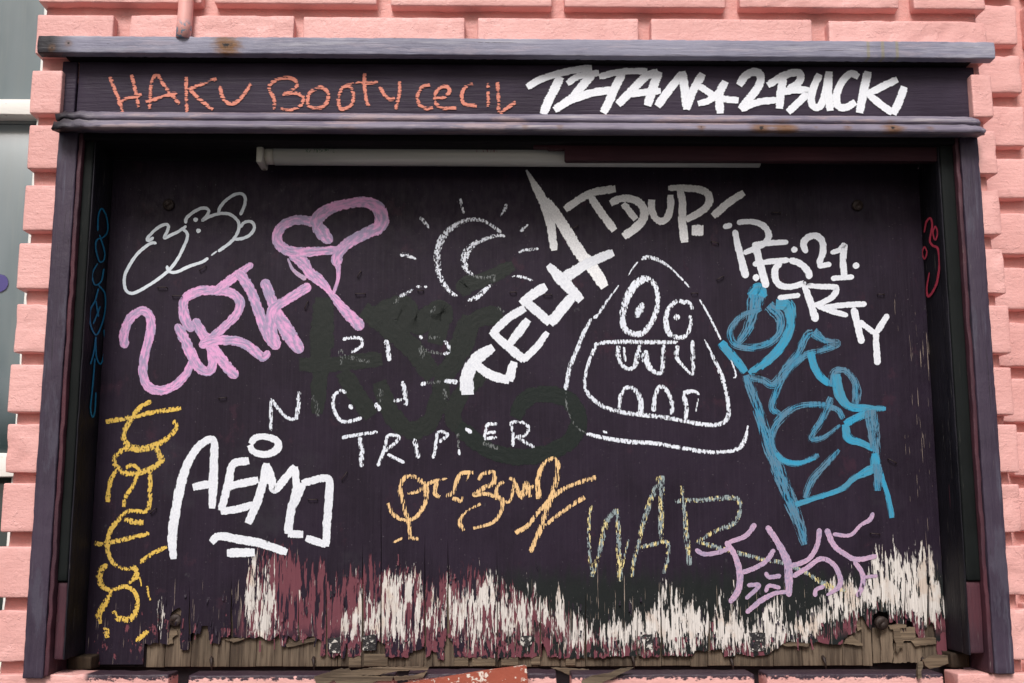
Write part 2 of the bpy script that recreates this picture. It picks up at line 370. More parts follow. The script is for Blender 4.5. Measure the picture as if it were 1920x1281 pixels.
# moulding: profile swept along x with a rotten left end
prof = [(YFA + .004, 214), (YF - .006, 214), (YF - .018, 217), (YF - .021, 222), (YF - .019, 227), (YF - .016, 229), (YF - .022, 231), (YM - .001, 235), (YM - .0015, 240), (YM, 244), (YM + .004, 246.5), (YM + .008, 247), (YF + .022, 249)]
prof = [(y, zf(p, min(y, YF) if i not in (0, 12) else YF)) for i, (y, p) in enumerate(prof)]
NX = 420; xm0, xm1 = xf(93, 236, YM), xf(1849, 236, YM); vs, fs = [], []
for i in range(NX + 1):
    x = xm0 + (xm1 - xm0) * i / NX
    rot = max(0, 1 - (x - xm0) / .085); rot2 = max(0, 1 - (xm1 - x) / .05); e = max(rot ** 1.2, rot2 * .4) ; endr = min(1, min(i, NX - i) / 3)
    for k, (y, z) in enumerate(prof):
        y2, z2 = y, z
        if 0 < k < 12:
            nv = mnoise.noise_vector(Vector((x * 70, y * 60, z * 60)))
            nv2 = mnoise.noise_vector(Vector((x * 160, y * 190, z * 190)))
            y2 += nv.y * (.0005 + .005 * e) + nv2.y * .003 * e; z2 += nv.z * (.0004 + .004 * e) + nv2.z * .003 * e
            y2 += (1 - endr) * .006 + (.004 if k < 6 and i < 6 else 0)
        vs.append((x - xm0 + (mnoise.noise(Vector((z * 200, y * 200, 1))) * .004 if i in (0, NX) else 0), y2, z2 - prof[-1][1]))
K = len(prof)
for i in range(NX):
    for k in range(K - 1):
        a = i * K + k; fs.append((a, a + 1, a + K + 1, a + K))
    a = i * K; fs.append((a + K - 1, a, a + K, a + 2 * K - 1))
fs += [tuple(range(K))[::-1], tuple(range(NX * K, NX * K + K))]
me = bpy.data.meshes.new('moulding'); me.from_pydata(vs, [], fs); me.polygons.foreach_set('use_smooth', [len(f) == 4 for f in fs])
bm = bmesh.new(); bm.from_mesh(me); bmesh.ops.recalc_face_normals(bm, faces=bm.faces); bm.to_mesh(me); bm.free()
link('moulding', me, MAT['mold'], cab, loc=(xm0, 0, prof[-1][1]))
zs = prof[-1][1] - .0005                       # underside of the moulding = top of the opening
zbot = zf(1271)
# stiles
xl1 = xf(117, 700); xr0 = xf(1829, 700); xl2, xr2 = xf(122, 700, -.084), xf(1821, 700, -.084)
box('stile', MAT['stile'], cab, xo0, xl1, YF, -.03, zbot, zs, r=.0022, n=(3, 3, 90), amp=.0004, fr=40, rag=.0012, label='left stile')
box('stile', MAT['stile'], cab, xr0, xo1, YF, -.03, zbot + .003, zs, r=.0022, n=(3, 3, 90), amp=.0004, fr=40, rag=.0012, label='right stile')
box('reveal_strip', MAT['reveal'], cab, xl1 + .0002, xl1 + .006, YF + .003, -.02, zbot + .002, zs, r=.0015, n=(1, 2, 90), amp=.0012, fr=50)
box('reveal_strip', MAT['reveal'], cab, xr0 - .006, xr0 - .0002, YF + .003, -.02, zbot + .004, zs, r=.0015, n=(1, 2, 90), amp=.0012, fr=50)
# black strips, blocks under them, side panels
YS = -.084
xl3, xr3 = xf(150, 700, YS), xf(1788, 700, YS)
zst = zf(1090, YS); zbl = zf(1236, YS + .003)
XLs, XRs = xl3, xr3
box('black_strip', MAT['strip'], cab, xl1 + .0062, xl3 - .0003, YS, YS + .02, zst, zs, r=.0025, n=(1, 1, 60), amp=.0003, fr=30, label='left black strip')
box('black_strip', MAT['strip'], cab, xr3 + .0003, xr0 - .0062, YS, YS + .02, zst, zs, r=.0025, n=(1, 1, 60), amp=.0003, fr=30, label='right black strip')
box('base_block', MAT['reveal'], cab, xl1 + .0062, xl3 - .0005, YS + .004, YS + .03, zbl, zst - .001, r=.002, n=(2, 1, 20), amp=.0006, fr=50, label='left maroon block')
box('base_block', MAT['reveal'], cab, xr3 + .0005, xr0 - .0062, YS + .004, YS + .03, zbl + .006, zst - .001, r=.002, n=(2, 1, 20), amp=.0006, fr=50, label='right maroon block')
sideL = box('side_panel', MAT['side'], cab, xl3 - .008, xl3, YS + .0205, -.0002, zbl, zs, r=.0008, n=(1, 3, 120), amp=.0005, fr=40, label='left side panel')
sideR = box('side_panel', MAT['side'], cab, xr3, xr3 + .008, YS + .0205, -.0002, zbl + .004, zs, r=.0008, n=(1, 3, 120), amp=.0005, fr=40, label='right side panel')
box('panel_edge', MAT['side'], cab, xl3 - .0002, xl3 + .0018, YS + .002, YS + .020, zbl, zs, r=.0006, n=(1, 1, 90), amp=.0005, fr=40)
box('panel_edge', MAT['side'], cab, xr3 - .0018, xr3 + .0002, YS + .002, YS + .020, zbl + .004, zs, r=.0006, n=(1, 1, 90), amp=.0005, fr=40)
box('soffit', MAT['dark'], cab, xl1 + .007, xr0 - .007, YF + .003, .019, zs - .012, zs - .0005, r=.001)
# broken valance board in front of the lamp
YV = -.078
vp = [(1757, 258), (1757, 302), (1062, 301), (1059, 298), (1059, 279), (1030, 279), (1026, 276), (1001, 276), (1000, 270), (985, 268), (968, 262), (966, 258)]
slab('valance_board', MAT['valance'], cab, pxpoly(vp, YV), YV, YV + .012)
# ---------------------------------------------------------------- back panel: veneer with ragged lower edge
def T(x0, y0, s): return lambda pts: [(x0 + a / s, y0 + b / s) for a, b in pts]
b6, b7, b8 = T(0, 850, 2.972), T(640, 850, 2.972), T(1280, 850, 2.972)
edge = b6([(805, 1060), (835, 1070), (870, 1055), (930, 1070), (945, 985), (950, 900), (965, 880), (1000, 860), (1012, 880), (1003, 960), (1005, 1090), (1050, 1095), (1057, 1010), (1085, 1000), (1115, 1010), (1122, 965), (1160, 962), (1164, 1040), (1180, 1060), (1220, 1065), (1232, 1025), (1400, 1030), (1440, 1020), (1500, 1045), (1540, 1020), (1560, 1000), (1565, 1075), (1590, 1080), (1602, 1015), (1650, 1050), (1740, 1020), (1790, 1045), (1785, 1130), (1830, 1120), (1860, 1145), (1890, 1110)])
edge += b7([(2, 1145), (18, 1142), (30, 1060), (38, 1135), (108, 1132), (112, 1100), (190, 1100), (203, 1040), (215, 1050), (245, 1070), (245, 1135), (372, 1140), (380, 1110), (440, 1095), (466, 1080), (470, 1140), (492, 1130), (505, 1095), (530, 1110), (540, 1150), (570, 1155), (577, 1010), (600, 1030), (625, 1060), (630, 1136), (860, 1138), (864, 1180), (870, 1182), (876, 1140), (1110, 1136), (1112, 1060), (1128, 1060), (1150, 1136), (1240, 1145), (1300, 1140), (1470, 1140), (1480, 1130), (1620, 1132), (1700, 1138), (1850, 1128)])
edge += b8([(8, 1130), (55, 1130), (70, 1100), (140, 1100), (220, 1092), (232, 1136), (285, 1130), (300, 1110), (360, 1132), (440, 1128), (480, 1120), (520, 1090), (575, 1050), (600, 1045), (700, 1060), (770, 1055), (800, 1062), (890, 1060), (920, 1010), (965, 1000), (975, 920), (1000, 905), (1020, 940), (1050, 985), (1060, 905), (1090, 880), (1140, 880), (1155, 945), (1180, 930), (1200, 960), (1238, 1005), (1245, 940), (1252, 890), (1285, 960), (1315, 1030), (1345, 1065), (1352, 980), (1385, 940), (1402, 960), (1420, 1120), (1440, 1125), (1458, 1120)])
edge = rough_line(edge, 4, 2.2)
# slits: the veneer has split into staves; each slit is a narrow upward notch
slits = [(298, 1120), (355, 1090), (434, 1080), (680, 1010), (715, 900), (797, 985), (840, 1005), (932, 1000), (1098, 1110), (1195, 1120), (1240, 1090), (1475, 1120), (1697, 1060), (1741, 1010), (1330, 1130), (560, 1100), (1013, 1100), (612, 1085)]
out = []; srt = sorted(slits); si = 0
for i, (x, y) in enumerate(edge):
    while si < len(srt) and i and edge[i - 1][0] < srt[si][0] <= x:
        sx, sy = srt[si]; hw = 1.5 + (si % 3) * .6; yb = (y + edge[i - 1][1]) / 2
        n = 5; wob = [random.uniform(-.8, .8) for _ in range(n + 1)]
        for k in range(n): out.append((sx - hw * (1 - k / n) + wob[k], yb + (sy - yb) * k / n))
        out.append((sx + wob[n], sy))
        for k in range(n - 1, -1, -1): out.append((sx + hw * (1 - k / n) + wob[k], yb + (sy - yb) * k / n))
        si += 1
    out.append((x, y))
XLp, XRp = xl3 + .0001, xr3 - .0001
poly = pxpoly(out, YP)
zl = poly[0][1]; poly[-1] = (XRp, poly[-1][1])
zleft = P(200, 1246, YP).z
outline = [(XLp, zs - .013), (XLp, zleft)] + [(P(268, 1246, YP).x, P(268, 1246, YP).z)] + poly + [(XRp, zs - .013)]
XA, XB = P(260, 1100, YP).x, P(1770, 1100, YP).x; ZA, ZB = P(972, 1260, YP).z, P(972, 980, YP).z
def nx(px, py=1150): return (P(px, py, YP).x - XA) / (XB - XA)
def nz(py): return (P(972, py, YP).z - ZA) / (ZB - ZA)
band = [(260, 1230, 1130), (288, 1225, 1140), (300, 1110, 1175), (316, 1200, 1150), (325, 1230, 1130), (448, 1230, 1130), (460, 1085, 1130), (470, 1060, 1190), (505, 1068, 1192), (520, 1150, 1190), (534, 1225, 1160), (590, 1220, 1150), (625, 1220, 1150), (642, 1150, 1190), (662, 1140, 1195), (678, 1108, 1192), (712, 1120, 1180), (722, 1085, 1195), (788, 1085, 1196), (800, 1165, 1162), (812, 1100, 1190), (824, 1160, 1165), (836, 1092, 1190), (855, 1110, 1185), (885, 1095, 1203), (930, 1090, 1200), (937, 1120, 1190), (955, 1120, 1185), (985, 1112, 1190), (1000, 1128, 1180), (1022, 1120, 1160), (1040, 1155, 1175), (1048, 1110, 1185), (1060, 1165, 1200), (1080, 1155, 1212), (1100, 1170, 1205), (1120, 1205, 1195), (1135, 1175, 1210), (1160, 1160, 1212), (1175, 1178, 1200), (1190, 1135, 1205), (1205, 1160, 1200), (1240, 1125, 1210), (1275, 1138, 1215), (1320, 1145, 1200), (1328, 1165, 1200), (1336, 1205, 1195), (1345, 1140, 1205), (1362, 1160, 1208), (1378, 1138, 1212), (1398, 1190, 1202), (1420, 1160, 1195), (1440, 1140, 1205), (1470, 1152, 1205), (1480, 1175, 1195), (1500, 1160, 1205), (1530, 1150, 1195), (1545, 1120, 1165), (1575, 1105, 1155), (1600, 1085, 1150), (1620, 1110, 1140), (1640, 1065, 1130), (1655, 1050, 1125), (1685, 1045, 1150), (1700, 1060, 1150), (1730, 1040, 1165), (1755, 1060, 1170), (1770, 1120, 1140)]
red = [(260, 1165), (300, 1135), (330, 1180), (450, 1170), (465, 1062), (500, 1035), (545, 1030), (565, 1075), (600, 1060), (630, 1100), (660, 1075), (690, 1060), (740, 1080), (790, 1085), (810, 1095), (850, 1085), (880, 1065), (900, 1070), (925, 1092), (975, 1105), (1020, 1130), (1060, 1158), (1100, 1180), (1130, 1188), (1200, 1215), (1300, 1215), (1500, 1210), (1600, 1160), (1680, 1160), (1770, 1160)]
m = M('back_panel_paint'); x, y, z = m.sep()
u = m.math('DIVIDE', m.sub(x, XA), XB - XA); v = m.math('DIVIDE', m.sub(z, ZA), ZB - ZA)
H = (ZB - ZA)
ctop = m.curve(u, [(nx(a), nz(b)) for a, b, c in band]); cbot = m.curve(u, [(nx(a), nz(c)) for a, b, c in band]); cred = m.curve(u, [(nx(a), nz(b)) for a, b in red])
n1 = m.noise((250, 1, 21), 4, .6); n2 = m.noise((105, 1, 11), 3, .6, off=7); n3 = m.noise((90, 1, 55), 4, .65, off=13); fine = m.noise((1500, 1, 30), 2, .5, off=31)
nn = m.add(m.mul(m.sub(n1, .5), .66), m.mul(m.sub(n2, .5), .46))
fw = m.math('MINIMUM', m.sub(m.add(ctop, nn), v), m.sub(v, m.add(cbot, m.mul(m.sub(m.noise((260, 1, 24), 4, .6, off=17), .5), .50))))
isl = m.rng(m.noise((230, 1, 24), 4, .62, off=27), .585, .60); fw = m.add(fw, m.mul(m.sub(m.noise((430, 1, 48), 3, .6, off=37), .5), .42)); isl2 = m.mul(m.rng(m.noise((150, 1, 17), 4, .62, off=29), .55, .565), m.rng(u, nx(1130), nx(1020))); white = m.mul(m.mul(m.rng(fw, -.008, .008), m.sub(1.0, isl2)), m.sub(1.0, isl))
nr = m.add(m.add(m.mul(m.sub(n2, .5), .45), m.mul(m.sub(n1, .5), .35)), m.mul(m.sub(m.noise((400, 1, 40), 3, .6, off=47), .5), .35))
redm = m.rng(m.sub(m.add(cred, nr), v), -.006, .006)
low = m.rng(v, nz(1225), nz(1185))                       # nearer the lower edge black patches sit on the maroon
blk = m.mul(m.rng(m.noise((120, 1, 42), 4, .6, off=23), .495, .515), m.rng(v, nz(1165), nz(1200)))
xlft = m.rng(u, nx(468), nx(440)); blk2 = m.mul(xlft, m.rng(n3, .40, .43)); 
redm = m.mul(redm, m.sub(1.0, m.math('MAXIMUM', blk, blk2)))
redm = m.mul(redm, m.sub(1.0, m.mul(m.rng(m.noise((170, 1, 15), 4, .62, off=57), .535, .55), m.rng(v, nz(1205), nz(1170)))))
base = m.mix(m.rng(m.noise((14, 1, 9), 4, .6, off=2), .35, .65), (.0135, .0080, .0165), (.0200, .0122, .0245))
base = m.mix(m.mul(m.rng(m.noise((300, 1, 8), 3, .6, off=3), .4, .75), .22), base, (.040, .029, .047))
base = m.mix(m.mul(m.rng(m.noise((6, 1, 5), 6, .72, off=101), .56, .70), .45), base, (.034, .031, .040))
base = m.mix(m.rng(m.noise((38, 1, 30), 6, .75, off=111), .655, .70, 0, .5), base, (.060, .056, .064))
base = m.mix(m.rng(m.noise((520, 1, 520), 2, .5, off=121), .70, .74, 0, .4), base, (.004, .003, .004))
base = m.mix(m.mul(m.rng(m.noise((26, 1, 18), 5, .7, off=41), .60, .70), .35), base, (.055, .020, .034))
# a darker greenish coat low down on the right half
gz = m.mul(m.rng(u, nx(830), nx(1000)), m.rng(m.add(v, m.mul(m.sub(n2, .5), .3)), nz(1050), nz(1105)))
base = m.mix(m.mul(gz, .85), base, (.011, .015, .0135))
# fine splits in the film above the peeled band and down the right edge
near = m.math('MAXIMUM', m.rng(v, nz(1005), nz(1150)), m.mul(m.rng(u, nx(1665), nx(1745)), m.rng(m.sep()[2], P(972, 430, YP).z, P(972, 620, YP).z)))
thr = m.sub(.80, m.mul(near, .135))
scr = m.rng(m.sub(m.noise((700, 1, 14), 3, .55, off=51), thr), 0, .012)
scr = m.mul(scr, m.rng(near, 0, .1))
wood = m.mix(m.rng(m.noise((800, 1, 14), 4, .6, off=61), .3, .7), (.74, .70, .66), (.52, .48, .45))
wood = m.mix(m.mul(m.rng(m.noise((30, 1, 22), 4, .6, off=63), .52, .68), .45), wood, (.52, .36, .25))
wood = m.mix(m.rng(fine, .63, .68, 0, .75), wood, (.20, .17, .15))
maroon = m.mix(m.noise((200, 1, 20), 4, .6, off=71), (.115, .034, .048), (.180, .060, .075))
col = m.mix(scr, base, (.34, .27, .22)); col = m.mix(redm, col, maroon)
redscr = m.mul(redm, m.rng(m.noise((420, 1, 24), 4, .6, off=81), .645, .66)); white = m.math('MAXIMUM', white, redscr)
col = m.mix(white, col, wood)
flecks = m.rng(m.noise(420, 2, .5, off=91), .745, .765); col = m.mix(m.mul(flecks, .55), col, (.22, .20, .22))
film = m.sub(m.sub(1.0, m.mul(redm, .4)), m.mul(white, .6))
nb = m.bump(film, .9, .0010); nb = m.bump(m.noise((380, 1, 10), 4, .6, off=3), .28, .0008, nb); nb = m.bump(m.noise(60, 4, .6, off=6), .3, .0015, nb)
nb = m.bump(scr, -.6, .001, nb)
rg = m.mix(white, m.mix(redm, m.rng(n3, .3, .7, .42, .62), (.6, .6, .6)), (.8, .8, .8))
MAT['panel'] = m.out(col, rg, nb, spec=.16)
panel = slab('back_panel', MAT['panel'], cab, outline, YP, YP + .0035)

# bare boards behind it
MAT['plank'] = bare_wood('weathered_softwood', (.165, .124, .088), (.070, .050, .036), 'z')
MAT['shard'] = bare_wood('splintered_softwood', (.20, .148, .10), (.08, .057, .04), 'x')
MAT['dk'] = painted_wood('black_backing_paint', (.012, .009, .011), (.018, .014, .017), 'z', rough=(.6, .8), spec=.12)
zk = P(972, 1250, .006).z
cuts = [176, 256, 274, 309, 358, 397, 431, 480, 530, 633, 664, 714, 722, 760, 795, 812, 856, 877, 908, 926, 938, 968, 1010, 1050, 1098, 1144, 1185, 1240, 1294, 1326, 1375, 1450, 1504, 1580, 1617, 1636]
for i in range(len(cuts) - 1):
    a, b = cuts[i], cuts[i + 1]; Yk = .0045 + (i * 7 % 5) * .0006
    box('plank', MAT['plank'] if a > 270 else MAT['dk'], cab, xf(a, 1230, Yk) + .0003, xf(b, 1230, Yk) - .0003, Yk, .017, zk + random.uniform(-.0006, .0008), zf(1095, Yk), r=.0008, n=(2, 1, 12), amp=.0004, fr=60)
box('backing_board', MAT['dk'], cab, XLp - .012, XRp + .012, .0178, .0192, zf(1240, .018), zs - .014, r=.0003)
box('backing_board', MAT['dk'], cab, XLp - .03, XRp + .03, .0196, .028, z_sill - .037, zk + .05, r=.0006)
# short shingle pieces on the lower right and pale tails of the veneer core
for (a, b, t, bo) in ((713, 719, 1232, 1249), (682, 727, 1232, 1249), (852, 878, 1233, 1249), (885, 929, 1233, 1249), (940, 972, 1233, 1248), (996, 1013, 1232, 1247), (1061, 1079, 1233, 1248), (654, 677, 1235, 1251)):
    box('veneer_tail', MAT['white'] if False else MAT['shard'], cab, xf(a, 1240, .001), xf(b, 1240, .001), .0012, .0042, zf(bo, .001), zf(t - 6, .001), r=.0006, n=(3, 1, 2), amp=.0004, fr=80)
b9 = T(1460, 1120, 1920 / 380)
right_bits = [([(885, 290), (965, 280), (970, 620), (900, 625), (890, 500)], .010), ([(965, 300), (1060, 260), (1085, 330), (1080, 460), (1090, 520), (1075, 620), (970, 620), (975, 500), (965, 420)], .003),
    ([(1085, 300), (1150, 300), (1160, 380), (1185, 420), (1180, 480), (1150, 480), (1130, 530), (1108, 510), (1112, 440), (1095, 400)], -.003), ([(1090, 440), (1215, 430), (1210, 560), (1215, 620), (1085, 622), (1095, 520)], .004),
    ([(1215, 430), (1355, 440), (1362, 560), (1330, 625), (1215, 612)], .003), ([(1362, 440), (1495, 450), (1500, 545), (1420, 560), (1375, 600), (1365, 560)], .002), ([(1150, 290), (1290, 280), (1300, 405), (1180, 418), (1150, 375)], .000),
    ([(1255, 415), (1300, 385), (1490, 385), (1495, 445), (1290, 462)], -.002), ([(1040, 270), (1130, 250), (1210, 260), (1210, 290), (1060, 305)], -.002), ([(735, 250), (780, 280), (790, 300), (750, 320)], .0), ([(640, 395), (700, 365), (730, 395), (800, 440), (795, 460), (620, 440)], -.001),
    ([(30, 445), (130, 425), (210, 430), (290, 440), (280, 468), (60, 462)], -.001), ([(1290, 180), (1500, 200), (1490, 390), (1300, 385)], .006)]
for pts, Y in right_bits:
    slab('splinter', MAT['shard'] if Y < .001 else MAT['plank'], cab, pxpoly(rough_line(b9(pts) + [b9(pts)[0]], 4, .9)[:-1], Y), Y, Y + .0035, bulge=.0008)
for pts in (b6([(935, 985), (985, 985), (990, 1010), (960, 1030), (965, 1060), (935, 1068)]), b6([(1590, 1065), (1660, 1050), (1760, 1025), (1765, 1045), (1600, 1082)]), b6([(1250, 1035), (1390, 1025), (1300, 1055)])):
    slab('splinter', MAT['shard'], cab, pxpoly(rough_line(pts + [pts[0]], 4, .8)[:-1], .001), .001, .004, bulge=.0006)
# shards hanging under the lower edge
lowbits = [([(1370, 600), (1430, 560), (1500, 548), (1620, 555), (1700, 590), (1600, 630), (1500, 665), (1430, 680), (1390, 650)], b9, -.02), ([(1325, 620), (1365, 610), (1370, 650), (1350, 700), (1355, 765), (1320, 770), (1318, 690)], b9, -.095),
    ([(50, 1215), (180, 1195), (330, 1192), (490, 1190), (480, 1210), (330, 1212), (200, 1235), (60, 1238)], b7, -.094), ([(290, 1245), (400, 1240), (480, 1215), (455, 1252), (300, 1270)], b7, -.094), ([(-60, 1215), (40, 1200), (60, 1235), (290, 1245), (280, 1268), (200, 1270), (120, 1300), (0, 1300), (-50, 1260)], b7, -.094),
    ([(1340, 1270), (1400, 1240), (1500, 1225), (1560, 1200), (1630, 1195), (1540, 1240), (1400, 1300), (1340, 1295)], b7, -.094), ([(1170, 1195), (1380, 1205), (1370, 1225), (1280, 1238)], b7, -.04), ([(1750, 1245), (1902, 1200), (1960, 1215), (1880, 1260), (1800, 1290), (1760, 1280)], b6, -.094)]
for pts, tr, Y in lowbits:
    q = tr(pts); slab('splinter', MAT['shard'], cab, pxpoly(rough_line(q + [q[0]], 4, .8)[:-1], Y), Y, Y + .006, bulge=.001)
# dark brown wood blocks in the bottom corners
MAT['dwood'] = bare_wood('dark_brown_wood', (.045, .030, .018), (.022, .014, .009), 'z')
box('corner_block', MAT['dwood'], cab, xl1 + .0065, xf(185, 1250, .0), -.03, .0178, z_sill + .001, zf(1225, .0), r=.002, n=(6, 2, 4), amp=.0008, fr=50)
box('corner_block', MAT['dwood'], cab, xf(1768, 1250, .0), xr0 - .0065, -.03, .0178, z_sill + .001, zf(1222, .0), r=.002, n=(6, 2, 4), amp=.0008, fr=50)
# hooks, nails, bolts and staples
m = M('rusty_iron'); n = m.noise(300, 4); MAT['iron'] = m.out(m.mix(n, (.014, .010, .010), (.045, .026, .020)), .6, m.bump(n, .5, .0008), metal=.3)
for (px, py) in ((397, 1236), (588, 1236), (1186, 1232), (1371, 1238), (1544, 1235), (1729, 1236)):
    p = P(px, py, .004)
    tube('nail', MAT['iron'], cab, [p + Vector((0, .006, .003)), p + Vector((0, -.003, 0)), p + Vector((.001, -.005, -.006)), p + Vector((.002, -.004, -.016))], [.0026, .0026, .0016, .0006], 8)
def disc(px, py, r, name='bolt', parent=None, Y=YP, dep=.005, label=None):
    c = P(px, py, Y); rr = [r * .55, r * .95, r, r, r * .8, r * .45, r * .3, .0005]; yy = [0, 0, -.001, -dep * .7, -dep, -dep, -dep * .65, -dep * .65]
    me = cyl_mesh([(0, y_ + i * 1e-5, 0) for i, y_ in enumerate(yy)], rr, 20); 
    return link(name, me, MAT['iron'], parent, label, loc=tuple(c))
disc(317, 385, .0085, parent=panel); disc(1607, 386, .0085, parent=panel); disc(1651, 1168, .0095, parent=panel, dep=.008, Y=-.001); disc(330, 1163, .009, parent=panel, Y=.004)
def staple(px, py, wd=.011, ang=0.0, parent=None, Y=YP):
    c = P(px, py, Y); dx = Vector((math.cos(ang), 0, math.sin(ang))) * wd / 2; o_ = Vector((0, -.0045, 0))
    tube('staple', MAT['iron'], parent, [c - dx, c - dx + o_ * .8, c - dx * .9 + o_, c + dx * .9 + o_, c + dx + o_ * .8, c + dx], .0007, 6)
for (px, py, a) in ((676, 552, 0), (789, 546, 0), (962, 549, 0), (1027, 554, 0), (1302, 551, 0), (1651, 553, 0), (418, 747, .1), (1512, 529, -.1), (381, 504, .7), (1350, 522, .5), (305, 540, 0), (333, 556, 0), (1079, 427, .5), (1340, 456, -.3), (587, 937, 0), (1640, 1001, -.1), (1672, 865, -.5), (575, 573, 1.2), (1455, 400, 0), (288, 958, .8), (674, 515, 1.1), (1418, 702, -.2), (646, 893, 1.0)):
    staple(px, py, ang=a, parent=panel, wd=random.uniform(.008, .014))
m = M('torn_tape'); n = m.noise(160, 4, .7); MAT['scrap'] = m.out(m.mix(m.rng(n, .55, .6), (.012, .010, .012), (.55, .52, .48)), .5, m.bump(n, .9, .002))
for (q, tr) in (([(1830, 1030), (1895, 1025), (1900, 1110), (1835, 1115)], b6), ([(120, 1015), (192, 1010), (190, 1098), (118, 1100)], b7), ([(375, 1000), (460, 1000), (462, 1100), (378, 1105)], b8), ([(1000, 1020), (1065, 1015), (1060, 1060), (1030, 1085), (1000, 1065)], b7), ([(1665, 1010), (1735, 1008), (1735, 1090), (1700, 1095), (1700, 1035), (1668, 1025)], b7)):
    q = tr(q); slab('torn_patch', MAT['scrap'], panel, pxpoly(rough_line(q + [q[0]], 4, .8)[:-1], -.0006), -.0012, -.0002, bulge=.0003)
# crumbs and curled paint on top of the cap board
m = M('dark_crumb'); MAT['crumb'] = m.out((.055, .042, .058), .8)
for i in range(20):
    x = random.choice([random.uniform(80, 420), random.uniform(700, 740), random.uniform(70, 700)]); L = random.uniform(6, 34); h = random.uniform(.1, .8)
    q = [(x, 76), (x + L, 76), (x + L * .9, 72 - h * .5), (x + L * .4, 72 - h), (x + L * .1, 72 - h * .3)]
    slab('paint_flake', MAT['crumb'], cab, pxpoly(q, YC + .006), YC + .006, YC + .009)
# thin dark splits in the fascia's rotten end
m = M('split_shadow'); MAT['split'] = m.out((.006, .004, .005), .9)

# ---------------------------------------------------------------- red board below
m = M('red_board_paint'); n = m.noise(95, 5, .65)
MAT['redb'] = m.out(m.mix(m.rng(n, .57, .60), m.mix(m.noise(40, 4), (.38, .085, .045), (.26, .055, .032)), (.72, .62, .54)), .7, m.bump(n, .6, .0015))
q = b7([(330, 1290), (560, 1255), (800, 1215), (1020, 1187), (1032, 1190), (1045, 1330), (200, 1400), (200, 1310)])
rb = slab('painted_board', MAT['redb'], None, pxpoly(q, -.112), -.112, -.096, bulge=.0005); rb['label'] = 'brick red painted board end flecked white, leaning under the cabinet'; rb['category'] = 'board'

# ---------------------------------------------------------------- lamp
YL = -.052
m = M('lamp_housing_cream'); n = m.noise((20, 20, 120), 4); MAT['lampw'] = m.out(m.mix(m.rng(n, .60, .68), (.52, .50, .44), (.20, .16, .12)), .5)
m = M('lamp_diffuser_plastic'); xx, yy, zz = m.sep(); n = m.noise((8, 60, 240), 4, .6); zl_ = P(700, 284, YL).z
spk = m.mul(m.rng(m.noise(300, 3, .7, off=5), .60, .66), m.rng(zz, zl_ + .001, zl_ + .007))
xs_, zs_ = P(605, 283, YL).x, P(605, 283, YL).z
pr = m.mul(m.mul(m.rng(m.math('ABSOLUTE', m.sub(xx, xs_)), .026, .022), m.rng(m.math('ABSOLUTE', m.sub(zz, zs_)), .0055, .004)), m.rng(m.noise((420, 1, 330), 3, .7, off=9), .54, .58))
xr_, zr_ = P(912, 283, YL).x, P(912, 283, YL).z
pr2 = m.mul(m.mul(m.rng(m.math('ABSOLUTE', m.sub(xx, xr_)), .018, .012), m.rng(m.math('ABSOLUTE', m.sub(zz, zr_)), .005, .003)), m.rng(m.noise((420, 1, 90), 3, .7, off=19), .53, .58))
col = m.mix(n, (.42, .42, .40), (.58, .57, .54)); col = m.mix(m.mul(spk, .6), col, (.06, .055, .05)); col = m.mix(m.mul(pr, .9), col, (.03, .13, .06)); col = m.mix(m.mul(pr2, .8), col, (.28, .07, .10))
MAT['diff'] = m.out(col, .3, m.bump(n, .2, .0005), spec=.5)
lamp = thing('fluorescent_lamp', 'unlit grimy white fluorescent batten lamp under the cabinet top', 'lamp', tuple(P(760, 285, YL)))
xa, xb = P(486, 285, YL).x, P(1426, 285, YL).x
box('lamp_housing', MAT['lampw'], lamp, xa, xb, YL + .002, YL + .045, P(760, 268, YL).z, zs - .0125, r=.001)
box('lamp_end_cap', MAT['lampw'], lamp, xa - .002, xa + .008, YL - .012, YL + .03, P(486, 309, YL).z, P(486, 262, YL).z, r=.003)
rad = (P(760, 270, YL).z - P(760, 307, YL).z) / 2; cz_ = P(760, 288.5, YL).z; cy_ = YL + rad - .006
tube('lamp_holder', MAT['scrap'] if False else MAT['lampw'], lamp, [(xa + .008, cy_, cz_), (xa + .021, cy_, cz_)], rad * .93, 28)
tube('diffuser', MAT['diff'], lamp, [(xa + .0215, cy_, cz_), (xb, cy_, cz_)], rad, 36)

